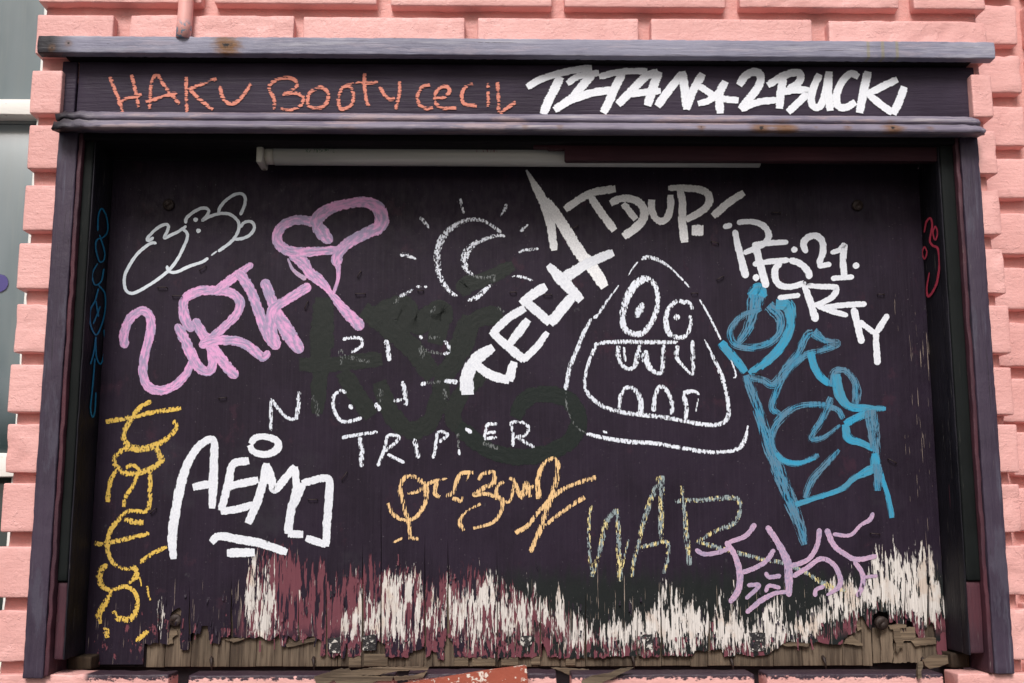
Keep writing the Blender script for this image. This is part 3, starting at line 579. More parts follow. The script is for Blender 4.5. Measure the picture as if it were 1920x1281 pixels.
# lifted, curling flakes of paint round the bare patch
MAT['fl_dark'] = painted_wood('dark_flake_paint', (.014, .0095, .0165), (.022, .015, .026), 'z', spec=.2, rough=(.4, .6))
MAT['fl_red'] = painted_wood('maroon_flake_paint', (.13, .04, .055), (.17, .055, .07), 'z', spec=.2, rough=(.45, .6))
def at_band(x, k):
    for a, b in zip(band, band[1:]):
        if a[0] <= x <= b[0]: t = (x - a[0]) / (b[0] - a[0]); return a[k] + (b[k] - a[k]) * t
    return band[-1][k]
shapes = []
for v_ in range(14):
    wd_, hg = random.uniform(.0005, .0015), random.uniform(.005, .019); cu = random.uniform(.0008, .0036); vs = []; fs = []
    for i in range(5):
        t = i / 4; y_ = -.0003 - cu * (t ** 2); z_ = -hg * t * (1 - .25 * t * cu / .004); ww = wd_ * (1 - .75 * t * random.random()) * (.7 + .5 * random.random())
        for k in range(3): vs.append(((k - 1) * ww + random.uniform(-.0003, .0003), y_ - (abs(k - 1) * .0006 * t), z_ + random.uniform(-.0006, .0006) * (i == 4)))
    for i in range(4):
        for k in range(2): a = i * 3 + k; fs.append((a, a + 3, a + 4, a + 1))
    me = bpy.data.meshes.new('paint_flake'); me.from_pydata(vs, [], fs)
    bm = bmesh.new(); bm.from_mesh(me); bmesh.ops.solidify(bm, geom=bm.faces[:], thickness=.00025); bm.to_mesh(me); bm.free(); me.materials.append(MAT['fl_dark']); shapes.append(me)
shapes += [m_.copy() for m_ in shapes]
for m_ in shapes[14:]: m_.materials[0] = MAT['fl_red']
for i in range(170):
    x = random.uniform(292, 1762); tp, bt = at_band(x, 1), at_band(x, 2)
    if bt - tp < 8: tp, bt = random.uniform(1100, 1180), 1180
    up = random.random() < .55; y = (tp + random.gauss(-4, 22)) if up else bt + random.gauss(0, 9)
    if y > 1205: y = 1195
    c = P(x, y, YP); red_ = (not up and random.random() < .7) or (up and x < 1000 and random.random() < .4)
    o = bpy.data.objects.new('paint_flake', shapes[random.randrange(14) + (14 if red_ else 0)]); COL.objects.link(o); o.parent = panel
    o.location = c - Vector(panel['base']); o.rotation_euler = (0, random.gauss(0, .10), 0); o['base'] = list(c)
# ================================================================ graffiti: flat paint on the boards
def paint(name, kind, c1, c2, coverage=.25, thr=.55, grain=(380, 380, 90), soft=.03, streak=(6, 9), rough=.5, wear=None, bumpy=.4, spk=0.0):
    m = M(name); uvn = m.uv(); s_ = m.sep(uvn); v_ = m.math('ABSOLUTE', s_[1])
    st = m.noise((streak[0], streak[1], 1), 3, .6, vec=uvn)
    inner = m.sub(1.0, v_)
    g0 = m.noise(grain, 3, .62, off=5); g = m.add(m.mul(m.sub(g0, .5), 2.1), .5); st0 = st; st = m.add(m.mul(m.sub(st, .5), 1.8), .5)
    press = m.mul(m.sub(m.noise((1.1, .4, 1), 2, .5, vec=uvn, off=4), .5), .45)
    if kind == 'chalk':   val = m.add(m.add(g, press), m.mul(m.math('POWER', inner, .6), coverage))
    elif kind == 'dry':   val = m.add(m.add(m.mul(st, .75), m.mul(g, .25)), m.mul(m.math('POWER', inner, .5), coverage))
    else:                 val = m.add(m.mul(m.sub(m.add(m.mul(g, .7), m.mul(st, .3)), .5), 1.05), m.add(m.mul(inner, 1.9), thr - .13))
    a = m.rng(val, thr - soft, thr + soft)
    if kind == 'marker' and coverage < 1: a = m.mul(a, m.rng(m.noise(grain, 3, .6, off=77), 1 - coverage - .02 + .22, 1 - coverage + .26))
    if wear:  a = m.mul(a, m.rng(m.add(m.noise((520, 1, 26), 4, .62, off=3), 0.0), wear, wear - .02))
    cf = m.rng(m.add(m.mul(st0, .7), m.mul(m.noise(25, 3, off=8), .3)), .40, .60)
    col = m.mix(cf, c1, c2)
    if spk: col = m.mix(m.rng(m.noise((200, 200, 60), 3, .6, off=15), .52, .56), col, spk)
    nb = m.bump(m.noise((340, 1, 12), 3, .6, off=3), bumpy, .0008); nb = m.bump(st, bumpy, .0006, nb)
    mt = m.out(col, rough, nb, alpha=a, spec=.22); return mt
WHITE, WHITE2 = (.78, .80, .85), (.66, .69, .76)
GR_Z = (480, 480, 110); GR_X = (90, 90, 480)
PM = {
 'salmon': paint('salmon_crayon', 'chalk', (.72, .26, .185), (.60, .21, .15), .36, .63, (80, 80, 480), .03),
 'whiteb': paint('white_brush', 'marker', (.80, .82, .86), (.72, .74, .79), 1, .55, (60, 60, 700), .05, (12, 5)),
 'white': paint('white_marker', 'marker', WHITE, (.67, .69, .75), 1, .55, (500, 500, 90), .05, (10, 4)),
 'grey': paint('grey_white_marker', 'marker', (.70, .75, .80), (.60, .65, .71), 1, .55, (300, 1, 300), .05),
 'tdup': paint('greyish_brush', 'marker', (.88, .88, .89), (.72, .72, .74), 1, .55, (500, 500, 120), .05, (14, 4)),
 'chalk': paint('white_chalk', 'chalk', (.80, .83, .90), (.68, .71, .79), .30, .66, (480, 480, 260), .04),
 'chalkz': paint('white_crayon', 'chalk', (.80, .83, .90), (.66, .70, .78), .36, .62, (520, 520, 170), .04),
 'faint': paint('faint_chalk', 'chalk', (.17, .18, .18), (.11, .12, .12), .10, .64, (520, 520, 170), .05),
 'pink': paint('pink_brush', 'marker', (.72, .35, .60), (.34, .28, .43), 1, .55, (300, 300, 90), .05, (3, 2.2), .38, bumpy=.9),
 'lilac': paint('lilac_brush', 'marker', (.56, .36, .50), (.33, .27, .40), .93, .55, (420, 420, 60), .05, (8, 3)),
 'blue': paint('blue_dry_brush', 'dry', (.035, .25, .42), (.10, .19, .27), .24, .60, (520, 520, 30), .09, (1.6, 3.6)),
 'blues': paint('blue_thick_brush', 'dry', (.030, .30, .50), (.07, .24, .35), .42, .58, (520, 520, 30), .07, (1.6, 3.2)),
 'yellow': paint('yellow_crayon', 'chalk', (.78, .50, .085), (.62, .42, .10), .36, .62, (420, 420, 230), .03),
 'tan': paint('tan_crayon', 'chalk', (.84, .54, .25), (.72, .48, .24), .30, .62, (480, 480, 80), .03),
 'war': paint('grey_yellow_crayon', 'chalk', (.30, .36, .37), (.24, .30, .31), .22, .64, (520, 520, 120), .03, spk=(.72, .60, .28)),
 'bluepen': paint('blue_pen', 'marker', (.02, .26, .46), (.015, .21, .39), 1, .55, (200, 200, 200), .05),
 'redpen': paint('red_pen', 'marker', (.62, .065, .11), (.50, .05, .09), 1, .55, (200, 200, 200), .05),
 'ghost': paint('dark_green_cover_paint', 'marker', (.0132, .0168, .0150), (.0118, .0152, .0136), 1, .55, (120, 120, 60), .03, (4, 2), .45),
 'ghostd': paint('blackish_green_cover_paint', 'marker', (.0098, .0148, .0132), (.0088, .0136, .0120), 1, .55, (120, 120, 60), .05, (4, 2), .45),
 'hair': paint('rust_brown_hair', 'marker', (.10, .045, .02), (.08, .04, .02), 1, .55),
}
layer = [0]
PMK = {k: ('marker' if k in ('white', 'whiteb', 'tdup', 'grey', 'pink', 'lilac') else 'dry') for k in PM}
def spline(pts, stepl=2.0, closed=False):
    pts = [Vector((p[0], p[1])) for p in pts]
    if len(pts) == 2: pts = [pts[0], (pts[0] + pts[1]) / 2, pts[1]]
    n = len(pts); out = []
    g = (lambda i: pts[i % (n - 1)]) if closed else (lambda i: pts[i] if 0 <= i < n else (pts[0] * 2 - pts[1] if i < 0 else pts[-1] * 2 - pts[-2]))
    for i in range(n - 1):
        p0, p1, p2, p3 = g(i - 1), g(i), g(i + 1), g(i + 2); k = max(2, int((p2 - p1).length / stepl))
        for j in range(k):
            t = j / k; t2, t3 = t * t, t * t * t
            out.append((.5 * (2 * p1 + (p2 - p0) * t + (2 * p0 - 5 * p1 + 4 * p2 - p3) * t2 + (3 * p1 - p0 - 3 * p2 + p3) * t3), (i + t) / (n - 1)))
    out.append((g(n - 1), 1.0)); return out
class Tag:
    """one hand's lettering: flat ribbons of paint on a board face"""
    def __init__(s, mat, face=YP, plane='y', jit=.35): s.v, s.f, s.uv, s.mi, s.mats, s.face, s.plane, s.jit = [], [], [], [], [mat], face, plane, jit; s.blunt = False
    def w3(s, p):
        return P(p.x, p.y, s.face) if s.plane == 'y' else PX(p.x, p.y, s.face)
    def stroke(s, pts, wd, tr=None, mat=None, cap='round', sc=1.0):
        if tr: pts = tr(pts)
        layer[0] += 1
        mat = mat or s.mats[0]
        if mat not in s.mats: s.mats.append(mat)
        ws = wd if isinstance(wd, (list, tuple)) else [wd]
        sp = spline(pts); n = len(sp); L = 0; ser = random.uniform(0, 9)
        tot = sum((sp[i + 1][0] - sp[i][0]).length for i in range(n - 1)); base = len(s.v)
        off = .00016 + layer[0] * .0000022
        for i, (p, t) in enumerate(sp):
            if i: L += (p - sp[i - 1][0]).length
            q = t * (len(ws) - 1); k = min(int(q), len(ws) - 2) if len(ws) > 1 else 0
            W = (ws[k] + (ws[k + 1] - ws[k]) * (q - k) if len(ws) > 1 else ws[0]) * sc / 2
            W *= 1.17 if mat == 'whiteb' else 1.12 if PMK.get(mat) == 'marker' else (1.22 if mat in ('blue', 'blues') else (1.12 if mat == 'yellow' else 1.0))
            W += mnoise.noise(Vector((L * .09, ser, 0))) * s.jit * (W * .22 + .2)
            if cap == 'round':
                e = min(L, tot - L); 
                fl = .10 if mat in ('white', 'pink', 'lilac', 'grey', 'bluepen', 'redpen', 'chalk', 'chalkz') and cap == 'round' and not s.blunt else .72
                if e < W: W = W * math.sqrt(max(fl, 1 - (1 - e / W) ** 2))
            tg = (sp[min(i + 1, n - 1)][0] - sp[max(i - 1, 0)][0]).normalized(); nrm = Vector((-tg.y, tg.x))
            for sgn in (-1, 1):
                e_ = p + nrm * (W * sgn + mnoise.noise(Vector((L * .5, sgn * 5, ser))) * s.jit * .8)
                w = s.w3(e_)
                o = off + t * .0000018
                if s.plane == 'y': w.y -= o
                else: w.x += (o + .0006) * (1 if s.face < 0 else -1)
                s.v.append(w); s.uv.append((L / F * 1.6 * 25 + ser, sgn * 1.0))
            if i:
                a = base + 2 * (i - 1); s.f.append((a, a + 1, a + 3, a + 2)); s.mi.append(s.mats.index(mat))
        return s
    def dot(s, p, r, tr=None, mat=None, ry=None):
        if tr: p = tr([p])[0]
        return s.stroke([(p[0] - r * 1.15, p[1]), (p[0] + r * 1.15, p[1] + .3)], r * 2.3, mat=mat)
    def make(s, parent, label, name='graffiti'):
        c = s.v[0].copy(); me = bpy.data.meshes.new(name); me.from_pydata([v - c for v in s.v], [], s.f)
        ul = me.uv_layers.new(name='UVMap')
        for lp in me.loops: ul.data[lp.index].uv = s.uv[lp.vertex_index]
        for k in s.mats[1:]: pass
        for k in s.mats[1:]: pass
        o = link(name, me, PM[s.mats[0]], parent, label, loc=tuple(c))
        for k in s.mats[1:]: me.materials.append(PM[k])
        me.polygons.foreach_set('material_index', s.mi); me.update(); return o
def strokes(tag, data, tr, wd, sc):
    for d in data:
        if isinstance(d, tuple) and isinstance(d[0], list): tag.stroke(d[0], d[1], tr, sc=sc, mat=d[2] if len(d) > 2 else None)
        else: tag.stroke(d, wd, tr, sc=sc)
S3 = 2.98
t0, t1, t2, t3, t4, t5 = T(0, 0, S3), T(640, 0, S3), T(1280, 0, S3), T(0, 430, S3), T(640, 430, S3), T(1280, 430, S3)
r1, r2, r3, r4, r5, r6, r7 = T(200, 340, 5.822), T(480, 350, 4.27), T(740, 350, 5.337), T(960, 310, 4.174), T(1340, 380, 4.003), T(500, 600, 3.097), T(1040, 460, 3.203)
fas = [o for o in cab.children if o.name.startswith('fascia_board')][0]
YT = YFA - .0001
# --- fascia: salmon crayon names
g = Tag('salmon', YT)
for d in ([(615, 430), (640, 500), (665, 560), (685, 632)], [(735, 418), (750, 480), (765, 540), (772, 600)], [(655, 578), (700, 555), (792, 528)],
          [(835, 610), (838, 560), (845, 480), (862, 428), (882, 420), (905, 460), (950, 520), (1003, 580)], [(815, 570), (900, 545), (990, 518)],
          [(1040, 430), (1040, 520), (1045, 630)], [(1210, 440), (1130, 470), (1045, 502)], [(1060, 500), (1120, 560), (1190, 612)],
          [(1230, 480), (1242, 540), (1275, 577), (1320, 572), (1370, 520), (1402, 468)],
          [(1535, 612), (1530, 550), (1503, 492), (1530, 455), (1600, 435), (1650, 450), (1655, 490), (1600, 522), (1578, 532)], [(1580, 530), (1650, 520), (1693, 545), (1680, 590), (1625, 612), (1568, 606)],
          [(1765, 490), (1725, 530), (1723, 590), (1775, 607), (1825, 575), (1832, 520), (1795, 488), (1760, 500)]): g.stroke(d, 22, t0, sc=1 / S3)
for d in ([(5, 492), (-15, 540), (-10, 600), (20, 610), (60, 580), (67, 520), (40, 485), (0, 492)], [(130, 410), (130, 480), (140, 560), (155, 597)], [(20, 482), (80, 468), (205, 462)],
          [(215, 485), (240, 530), (270, 555), (300, 550)], [(325, 455), (325, 520), (303, 612)], [(495, 475), (450, 490), (425, 540), (440, 590), (480, 608), (512, 602)],
          [(525, 550), (580, 540), (605, 510), (590, 485), (550, 490), (525, 530), (530, 580), (570, 605), (642, 605)], [(735, 470), (690, 490), (672, 540), (690, 582), (757, 592)],
          [(815, 467), (822, 490)], [(820, 512), (822, 597)], [(872, 460), (878, 540), (883, 628), (930, 602), (975, 570)]): g.stroke(d, 22, t1, sc=1 / S3)
g.make(fas, 'salmon crayon handwriting on the header board')
g = Tag('whiteb', YT)
for d, wd in (([(1038, 488), (1110, 446), (1220, 410), (1330, 388), (1400, 380)], 36), ([(1225, 430), (1195, 490), (1155, 570), (1128, 640)], 46), ([(1262, 468), (1330, 425), (1440, 408)], 34), ([(1410, 410), (1350, 475), (1290, 545), (1190, 615)], [40, 46, 42, 38]), ([(1190, 615), (1280, 562), (1400, 520), (1510, 502)], 40),
              ([(1440, 430), (1560, 402), (1710, 398)], 34), ([(1570, 410), (1530, 490), (1495, 570), (1462, 632)], 44), ([(1545, 585), (1620, 510), (1700, 430), (1770, 402)], 42), ([(1775, 400), (1745, 480), (1710, 592)], 46), ([(1610, 530), (1700, 516), (1785, 508)], 34),
              ([(1765, 595), (1830, 505), (1905, 410)], 42)): g.stroke(d, wd, t1, sc=1 / S3)
for d, wd in (([(-5, 400), (12, 500), (25, 612)], 46), ([(20, 612), (55, 515), (112, 412)], 42), ([(88, 478), (150, 520), (200, 548), (312, 562)], 34), ([(238, 455), (205, 530), (210, 635)], 42), ([(85, 580), (150, 560), (215, 505)], 34),
              ([(315, 478), (350, 425), (405, 402), (436, 430), (420, 490), (370, 555), (322, 612)], 42), ([(325, 612), (420, 572), (530, 560)], 36), ([(475, 478), (560, 425), (640, 405), (660, 432), (640, 470), (590, 498)], 38), ([(565, 430), (548, 520), (540, 608)], 42), ([(560, 515), (640, 502), (700, 512), (655, 565), (588, 628)], 38),
              ([(765, 415), (732, 490), (718, 560), (735, 598), (772, 588), (798, 510), (815, 410)], 38), ([(818, 400), (812, 500), (825, 620)], 42), ([(982, 432), (940, 412), (892, 455), (860, 530), (868, 592), (915, 600), (965, 570)], 38), ([(1035, 400), (1015, 490), (988, 632)], 44), ([(1200, 445), (1120, 482), (1030, 530)], 38), ([(1035, 525), (1100, 580), (1172, 632)], 38), ([(1238, 485), (1212, 560), (1175, 640)], 42)): g.stroke(d, wd, t2, sc=1 / S3)
g.make(fas, 'thick white brush lettering on the header board')
# --- panel
def T_(mat): return Tag(mat, YP)
g = T_('grey')
for d in ([(545, 682), (500, 672), (430, 710), (340, 790), (260, 900), (205, 1010), (192, 1100), (212, 1190), (270, 1224), (350, 1200), (470, 1130), (600, 1040), (700, 950), (780, 840), (840, 720), (880, 620), (873, 560), (830, 525)],
          [(515, 612), (458, 650), (442, 628), (500, 560), (570, 500), (640, 472), (675, 490), (660, 550), (632, 620), (700, 588), (790, 545), (872, 488)],
          [(865, 462), (868, 410), (930, 350), (1020, 300), (1090, 297), (1115, 330), (1090, 380), (1045, 428), (1120, 388), (1230, 355), (1340, 360), (1420, 420), (1447, 490), (1420, 580), (1350, 670), (1215, 768)],
          ([(1205, 762), (1140, 812)], 16), [(1110, 838), (1040, 882), (900, 930), (780, 985), (712, 995), (668, 965), (662, 920)], [(1225, 370), (1232, 300), (1290, 220), (1390, 150), (1470, 137), (1512, 180), (1503, 270), (1458, 372)],
          [(1460, 508), (1490, 460), (1550, 437), (1600, 460), (1610, 520), (1560, 590), (1480, 625), (1395, 635)]): g.stroke(d[0] if isinstance(d, tuple) else d, d[1] if isinstance(d, tuple) else 33, r1, sc=1 / 5.822)
g.dot((972, 418), 22 / 5.822, r1); g.dot((1003, 540), 22 / 5.822, r1)
g.make(panel, 'pale grey outlined bubble doodle')
# moon and rays
g = T_('chalk')
for d, wd in (([(1065, 460), (960, 380), (860, 337), (760, 330), (640, 370), (540, 440), (460, 550), (428, 680), (435, 820), (480, 950), (560, 1062), (640, 1092)], [34, 36, 40, 44, 52, 62, 72, 74, 66, 58, 46, 30]),
              ([(730, 1142), (820, 1108), (900, 1040), (960, 985)], [36, 56, 46, 30]), ([(1108, 497), (1020, 490), (900, 528), (790, 580), (712, 670), (700, 780), (735, 850), (785, 895)], [30, 36, 40, 56, 80, 70, 50, 34]),
              ([(650, 115), (668, 190), (692, 268)], 36), ([(1122, 170), (1100, 235), (1055, 295)], [38, 40, 20]), ([(255, 305), (300, 360), (348, 418)], [44, 40, 26]), ([(50, 680), (130, 690), (215, 727)], [40, 44, 24]), ([(1335, 378), (1300, 415), (1252, 445)], [22, 34, 46]), ([(1240, 657), (1320, 636), (1440, 622)], [48, 36, 26]), ([(1172, 898), (1270, 905), (1385, 942)], [30, 34, 26]), ([(190, 1030), (120, 1068), (50, 1100)], [24, 36, 36]),
              ([(215, 1000), (265, 1005)], 26), ([(295, 1000), (325, 1005)], 26)): g.stroke(d, wd, r3, sc=1 / 5.337)
g.stroke([(785, 897), (860, 912), (980, 905)], 34, r3, 'faint', sc=1 / 5.337); g.stroke([(960, 985), (985, 940), (985, 880)], 50, r3, 'faint', sc=1 / 5.337); g.stroke([(50, 1105), (0, 1180)], 40, r3, 'faint', sc=1 / 5.337)
g.stroke([(420, 1195), (350, 1280)], 34, r3, 'faint', sc=1 / 5.337); g.stroke([(1010, 1200), (1100, 1255)], 24, r3, 'faint', sc=1 / 5.337)
g.make(panel, 'white chalk crescent moon with rays')
# three lines of white crayon capitals
night = [T_('chalkz') for k in range(3)]; f = 'faint'
for d in ([(440, 115), (490, 103), (545, 110), (552, 150), (490, 190)], ([(430, 170), (430, 260)], 24, f), ([(450, 210), (600, 245)], 22, f), ([(692, 115), (705, 180), (712, 240)], 26), ([(893, 88), (899, 112)], 20), ([(895, 150), (907, 225)], 26, f), [(1030, 120), (1055, 150), (1058, 185), (1025, 200)], ([(910, 100), (1010, 105)], 18, f), ([(920, 175), (1015, 198)], 18, f),
          [(25, 645), (25, 550), (28, 455)], [(28, 462), (80, 530), (125, 570), (165, 580)], ([(172, 580), (183, 500), (186, 415)], 24), ([(265, 440), (290, 500), (300, 560)], 22, f), [(462, 425), (430, 412), (388, 450), (395, 530), (440, 590), (520, 580), (552, 566)], ([(480, 492), (498, 518)], 22), ([(660, 400), (660, 480)], 30, f), ([(632, 482), (658, 528)], 26), [(735, 470), (805, 462)], ([(790, 355), (803, 430), (810, 500)], 24), ([(895, 378), (925, 365)], 22), ([(930, 365), (1010, 360)], 18, f), ([(1030, 355), (1112, 362)], 24), ([(1030, 400), (1040, 460)], 20, f),
          [(440, 692), (455, 680), (530, 667), (645, 650)], ([(540, 680), (552, 760), (548, 855)], 26), [(645, 850), (680, 760), (700, 680), (740, 670), (768, 690), (688, 765)], [(700, 780), (750, 805), (800, 830)], ([(855, 690), (870, 740), (880, 805)], 24), [(965, 805), (980, 740), (995, 655), (1050, 665), (1000, 712)], ([(1115, 750), (1120, 787)], 14), ([(1150, 628), (1190, 658)], 26), ([(1112, 660), (1117, 745)], 18, f), ([(1255, 715), (1345, 745)], 22, f),
          [(1342, 605), (1285, 608), (1272, 650), (1265, 690)], [(1275, 660), (1332, 650)], [(1260, 690), (1337, 682)], [(1430, 737), (1430, 660), (1420, 600), (1480, 595), (1522, 625), (1500, 668), (1440, 682)], [(1452, 680), (1500, 710), (1558, 742)]):
    q = d[0] if isinstance(d, tuple) else d; my = sum(p[1] for p in q) / len(q); mx = sum(p[0] for p in q) / len(q)
    g = night[0 if my < 300 else (1 if (my < 600 and mx < 1120) else 2)]
    if isinstance(d, tuple): g.stroke(d[0], d[1] * 1.15, r6, d[2] if len(d) > 2 else None, sc=1 / 3.097)
    else: g.stroke(d, 21, r6, sc=1 / 3.097)
# dark green cover paint goes under: its layer is made first, letters' faint remains on top
lay = layer[0]; layer[0] = 0
g = T_('ghost')
for d, wd in (([(330, -130), (322, 100), (310, 300), (292, 545)], [120, 150, 110, 80]), ([(190, 262), (400, 255), (670, 225)], 95), ([(440, 300), (520, 430), (610, 560)], 110), ([(650, 360), (710, 520), (790, 620), (880, 640), (960, 570), (1005, 440), (1020, 340)], 112), ([(560, -60), (690, 30), (850, 170), (970, 330)], 130), ([(1180, -20), (1120, 150), (1080, 250), (1000, 350)], 120), ([(1250, 320), (1140, 420), (1080, 540), (1110, 640)], 100),
              ([(1445, 570), (1500, 465), (1620, 432), (1760, 470), (1812, 580), (1760, 700), (1620, 775), (1450, 795), (1280, 750), (1110, 620)], [90, 100, 104, 106, 108, 108, 104, 100, 100, 110])): g.stroke(d, wd, r6, 'ghostd' if isinstance(wd, list) and len(wd) == 10 else None, sc=1 / 3.097)
g.stroke([(720, 1090), (700, 990), (850, 950), (1000, 880), (1190, 790)], [120, 180, 150, 150, 130], r3, sc=1 / 5.337)
g.stroke([(190, 480), (330, 440), (420, 520), (560, 460), (520, 640)], [120, 150, 150, 130, 110], t4, sc=1 / S3)
g.stroke([(900, 470), (740, 520), (670, 700)], 110, t4, sc=1 / S3)
g.make(panel, 'dark green scrawl covering older lettering')
layer[0] = lay
for g, t in zip(night, ('upper', 'middle', 'lower')): g.make(panel, t + ' line of white crayon capitals, partly covered with dark green')
# skull face
g = T_('chalkz')
for d, wd in (([(440, 182), (475, 130), (500, 100)], 9), ([(520, 85), (560, 72), (620, 88), (690, 130)], [24, 24, 22, 14]), ([(690, 130), (750, 190), (812, 255)], 12), ([(385, 240), (350, 290)], 9), ([(345, 290), (305, 350), (258, 420), (232, 438)], [12, 16, 20, 22]), ([(225, 440), (182, 510), (142, 610), (92, 730), (65, 870)], [20, 24, 26, 26, 26]),
              ([(190, 1132), (300, 1158), (450, 1180), (600, 1190), (750, 1215), (900, 1240), (1050, 1237), (1120, 1205), (1150, 1140), (1162, 1080)], [22, 24, 28, 26, 24, 26, 22, 30, 20, 10]), ([(290, 1115), (315, 1130)], 16), ([(870, 325), (930, 430), (997, 568)], [10, 13, 13]), ([(1035, 640), (1070, 720), (1088, 785), (1070, 795)], 12),
              ([(900, 565), (950, 670), (1000, 780), (1030, 880), (1045, 1000), (1020, 1060), (950, 1080), (850, 1070), (700, 1040), (540, 1020), (400, 1003), (300, 972), (210, 905), (180, 830), (200, 720), (240, 620), (262, 590), (400, 580), (520, 582), (640, 582), (740, 582)], [10, 20, 26, 26, 26, 26, 26, 26, 26, 28, 26, 26, 24, 20, 20, 22, 22, 26, 26, 24, 22]),
              ([(540, 200), (480, 240), (430, 330), (408, 430), (420, 500), (470, 532), (530, 525), (590, 450), (620, 340), (600, 240), (550, 200), (500, 205)], [44, 44, 44, 40, 36, 34, 34, 32, 32, 30, 34, 34]), ([(530, 345), (510, 390), (488, 435)], [30, 46, 34]),
              ([(790, 350), (735, 335), (682, 390), (668, 470), (690, 530), (740, 555), (790, 540), (818, 475), (812, 420)], [24, 24, 30, 34, 34, 28, 26, 22, 18]), ([(780, 335), (810, 350), (830, 388)], 22),
              ([(382, 600), (380, 655), (405, 720), (450, 745), (485, 715), (498, 660), (512, 600)], [28, 28, 26, 24, 30, 32, 30]), ([(415, 610), (425, 700)], 14), ([(550, 630), (545, 690), (590, 755), (640, 765), (650, 690), (652, 595)], [38, 50, 24, 24, 26, 26]), ([(738, 600), (732, 670), (780, 735), (828, 775), (830, 680), (826, 570)], [26, 26, 16, 16, 26, 22]),
              ([(395, 1015), (392, 920), (420, 862), (465, 858), (505, 900), (518, 960), (515, 1015)], [26, 24, 24, 24, 30, 34, 30]), ([(595, 1000), (600, 920), (628, 852), (670, 870), (703, 950), (700, 1020)], [32, 24, 24, 26, 28, 24]), ([(782, 1052), (792, 980), (778, 900), (800, 880), (845, 880), (868, 900)], [24, 26, 30, 30, 18, 14]), ([(862, 920), (848, 1000)], 8)): g.stroke(d, wd, r7, sc=1.05 / 3.203)
g.dot((732, 432), 5.5, r7); g.stroke([(65, 885), (80, 1000), (130, 1090), (188, 1130)], 12, r7, 'faint', sc=1 / 3.203)
g.make(panel, 'white crayon skull face with big teeth')
# pink letters
g = T_('pink'); 
for d, wd in (([(700, 665), (692, 600), (720, 510), (790, 455), (838, 490), (840, 580), (812, 690), (800, 800), (830, 880), (900, 900), (980, 870), (1040, 810), (1075, 730)], [52, 50, 50, 46, 48, 50, 48, 48, 50, 52, 48, 44, 38]), ([(985, 530), (1020, 590), (1060, 680), (1110, 770), (1165, 795), (1190, 750), (1185, 660)], [40, 56, 60, 56, 46, 50, 60]), ([(1085, 500), (1130, 580), (1200, 680), (1270, 770), (1325, 830)], [50, 60, 66, 60, 56]),
              ([(1080, 570), (1035, 500), (1030, 400), (1100, 350), (1190, 342), (1290, 355), (1340, 405), (1325, 470), (1250, 550), (1140, 640)], [56, 56, 52, 50, 50, 50, 50, 48, 46, 44]), ([(1190, 360), (1300, 275), (1412, 192)], [54, 50, 32]), ([(1112, 650), (1210, 622), (1330, 628), (1410, 670), (1470, 715), (1505, 680)], [46, 52, 52, 54, 50, 30]),
              ([(1330, 232), (1400, 340), (1450, 470), (1500, 590), (1555, 670)], [54, 56, 56, 66, 56]), ([(1475, 280), (1510, 370), (1550, 470), (1610, 580), (1685, 690)], [60, 56, 60, 86, 60]), ([(1735, 312), (1620, 385), (1530, 445), (1512, 520), (1530, 600), (1555, 660)], [52, 50, 54, 58, 60, 50])): g.stroke(d, wd, t3, sc=1 / S3)
for d, wd, *mm in (([(270, 545), (375, 610), (430, 690), (520, 760), (600, 855), (700, 980), (855, 1140)], [60, 95, 86, 74, 46, 72, 104]), ([(255, 575), (300, 670), (400, 745)], [16, 26, 40], 'lilac'), ([(655, 620), (660, 670), (655, 750), (618, 865)], [60, 34, 24, 28]), ([(490, 300), (430, 278), (320, 268), (220, 312), (168, 390), (190, 470), (270, 515), (400, 525), (665, 505)], [70, 76, 72, 74, 76, 80, 80, 72, 62]),
              ([(470, 290), (530, 370), (605, 450)], [90, 110, 80]), ([(480, 330), (500, 250), (600, 175), (740, 138), (880, 125), (970, 170), (1010, 250), (975, 330), (850, 390), (730, 460), (660, 540), (640, 640)], [110, 100, 84, 74, 80, 100, 106, 104, 86, 84, 84, 76])): g.stroke(d, wd, r2, mat=mm[0] if mm else None, sc=1 / 4.27)
g.make(panel, 'thick lilac pink brush letters')
# TDUP!
g = T_('tdup')
for d, wd in (([(415, 348), (520, 272), (640, 212), (810, 185)], [56, 56, 56, 60]), ([(610, 240), (690, 360), (802, 512)], 60), ([(770, 300), (850, 262), (950, 270), (1020, 320), (1035, 400), (980, 480), (872, 560)], [58, 56, 58, 60, 64, 66, 60]), ([(870, 300), (970, 425)], 52), ([(1095, 270), (1092, 340), (1120, 410), (1170, 440), (1220, 400), (1240, 320), (1240, 232)], [60, 56, 52, 52, 56, 52, 52]), ([(1312, 160), (1332, 300), (1332, 430), (1350, 605)], [52, 58, 60, 62]), ([(1222, 180), (1330, 178), (1480, 195), (1545, 250), (1510, 340), (1360, 430)], [40, 52, 54, 58, 56, 50]), ([(1815, 215), (1700, 290), (1572, 400)], [52, 56, 60])): g.stroke(d, wd, r4, sc=1 / 4.174)
g.dot((1452, 510), 9.5, r4); g.make(panel, 'greyish brush capitals with an exclamation mark, top centre')
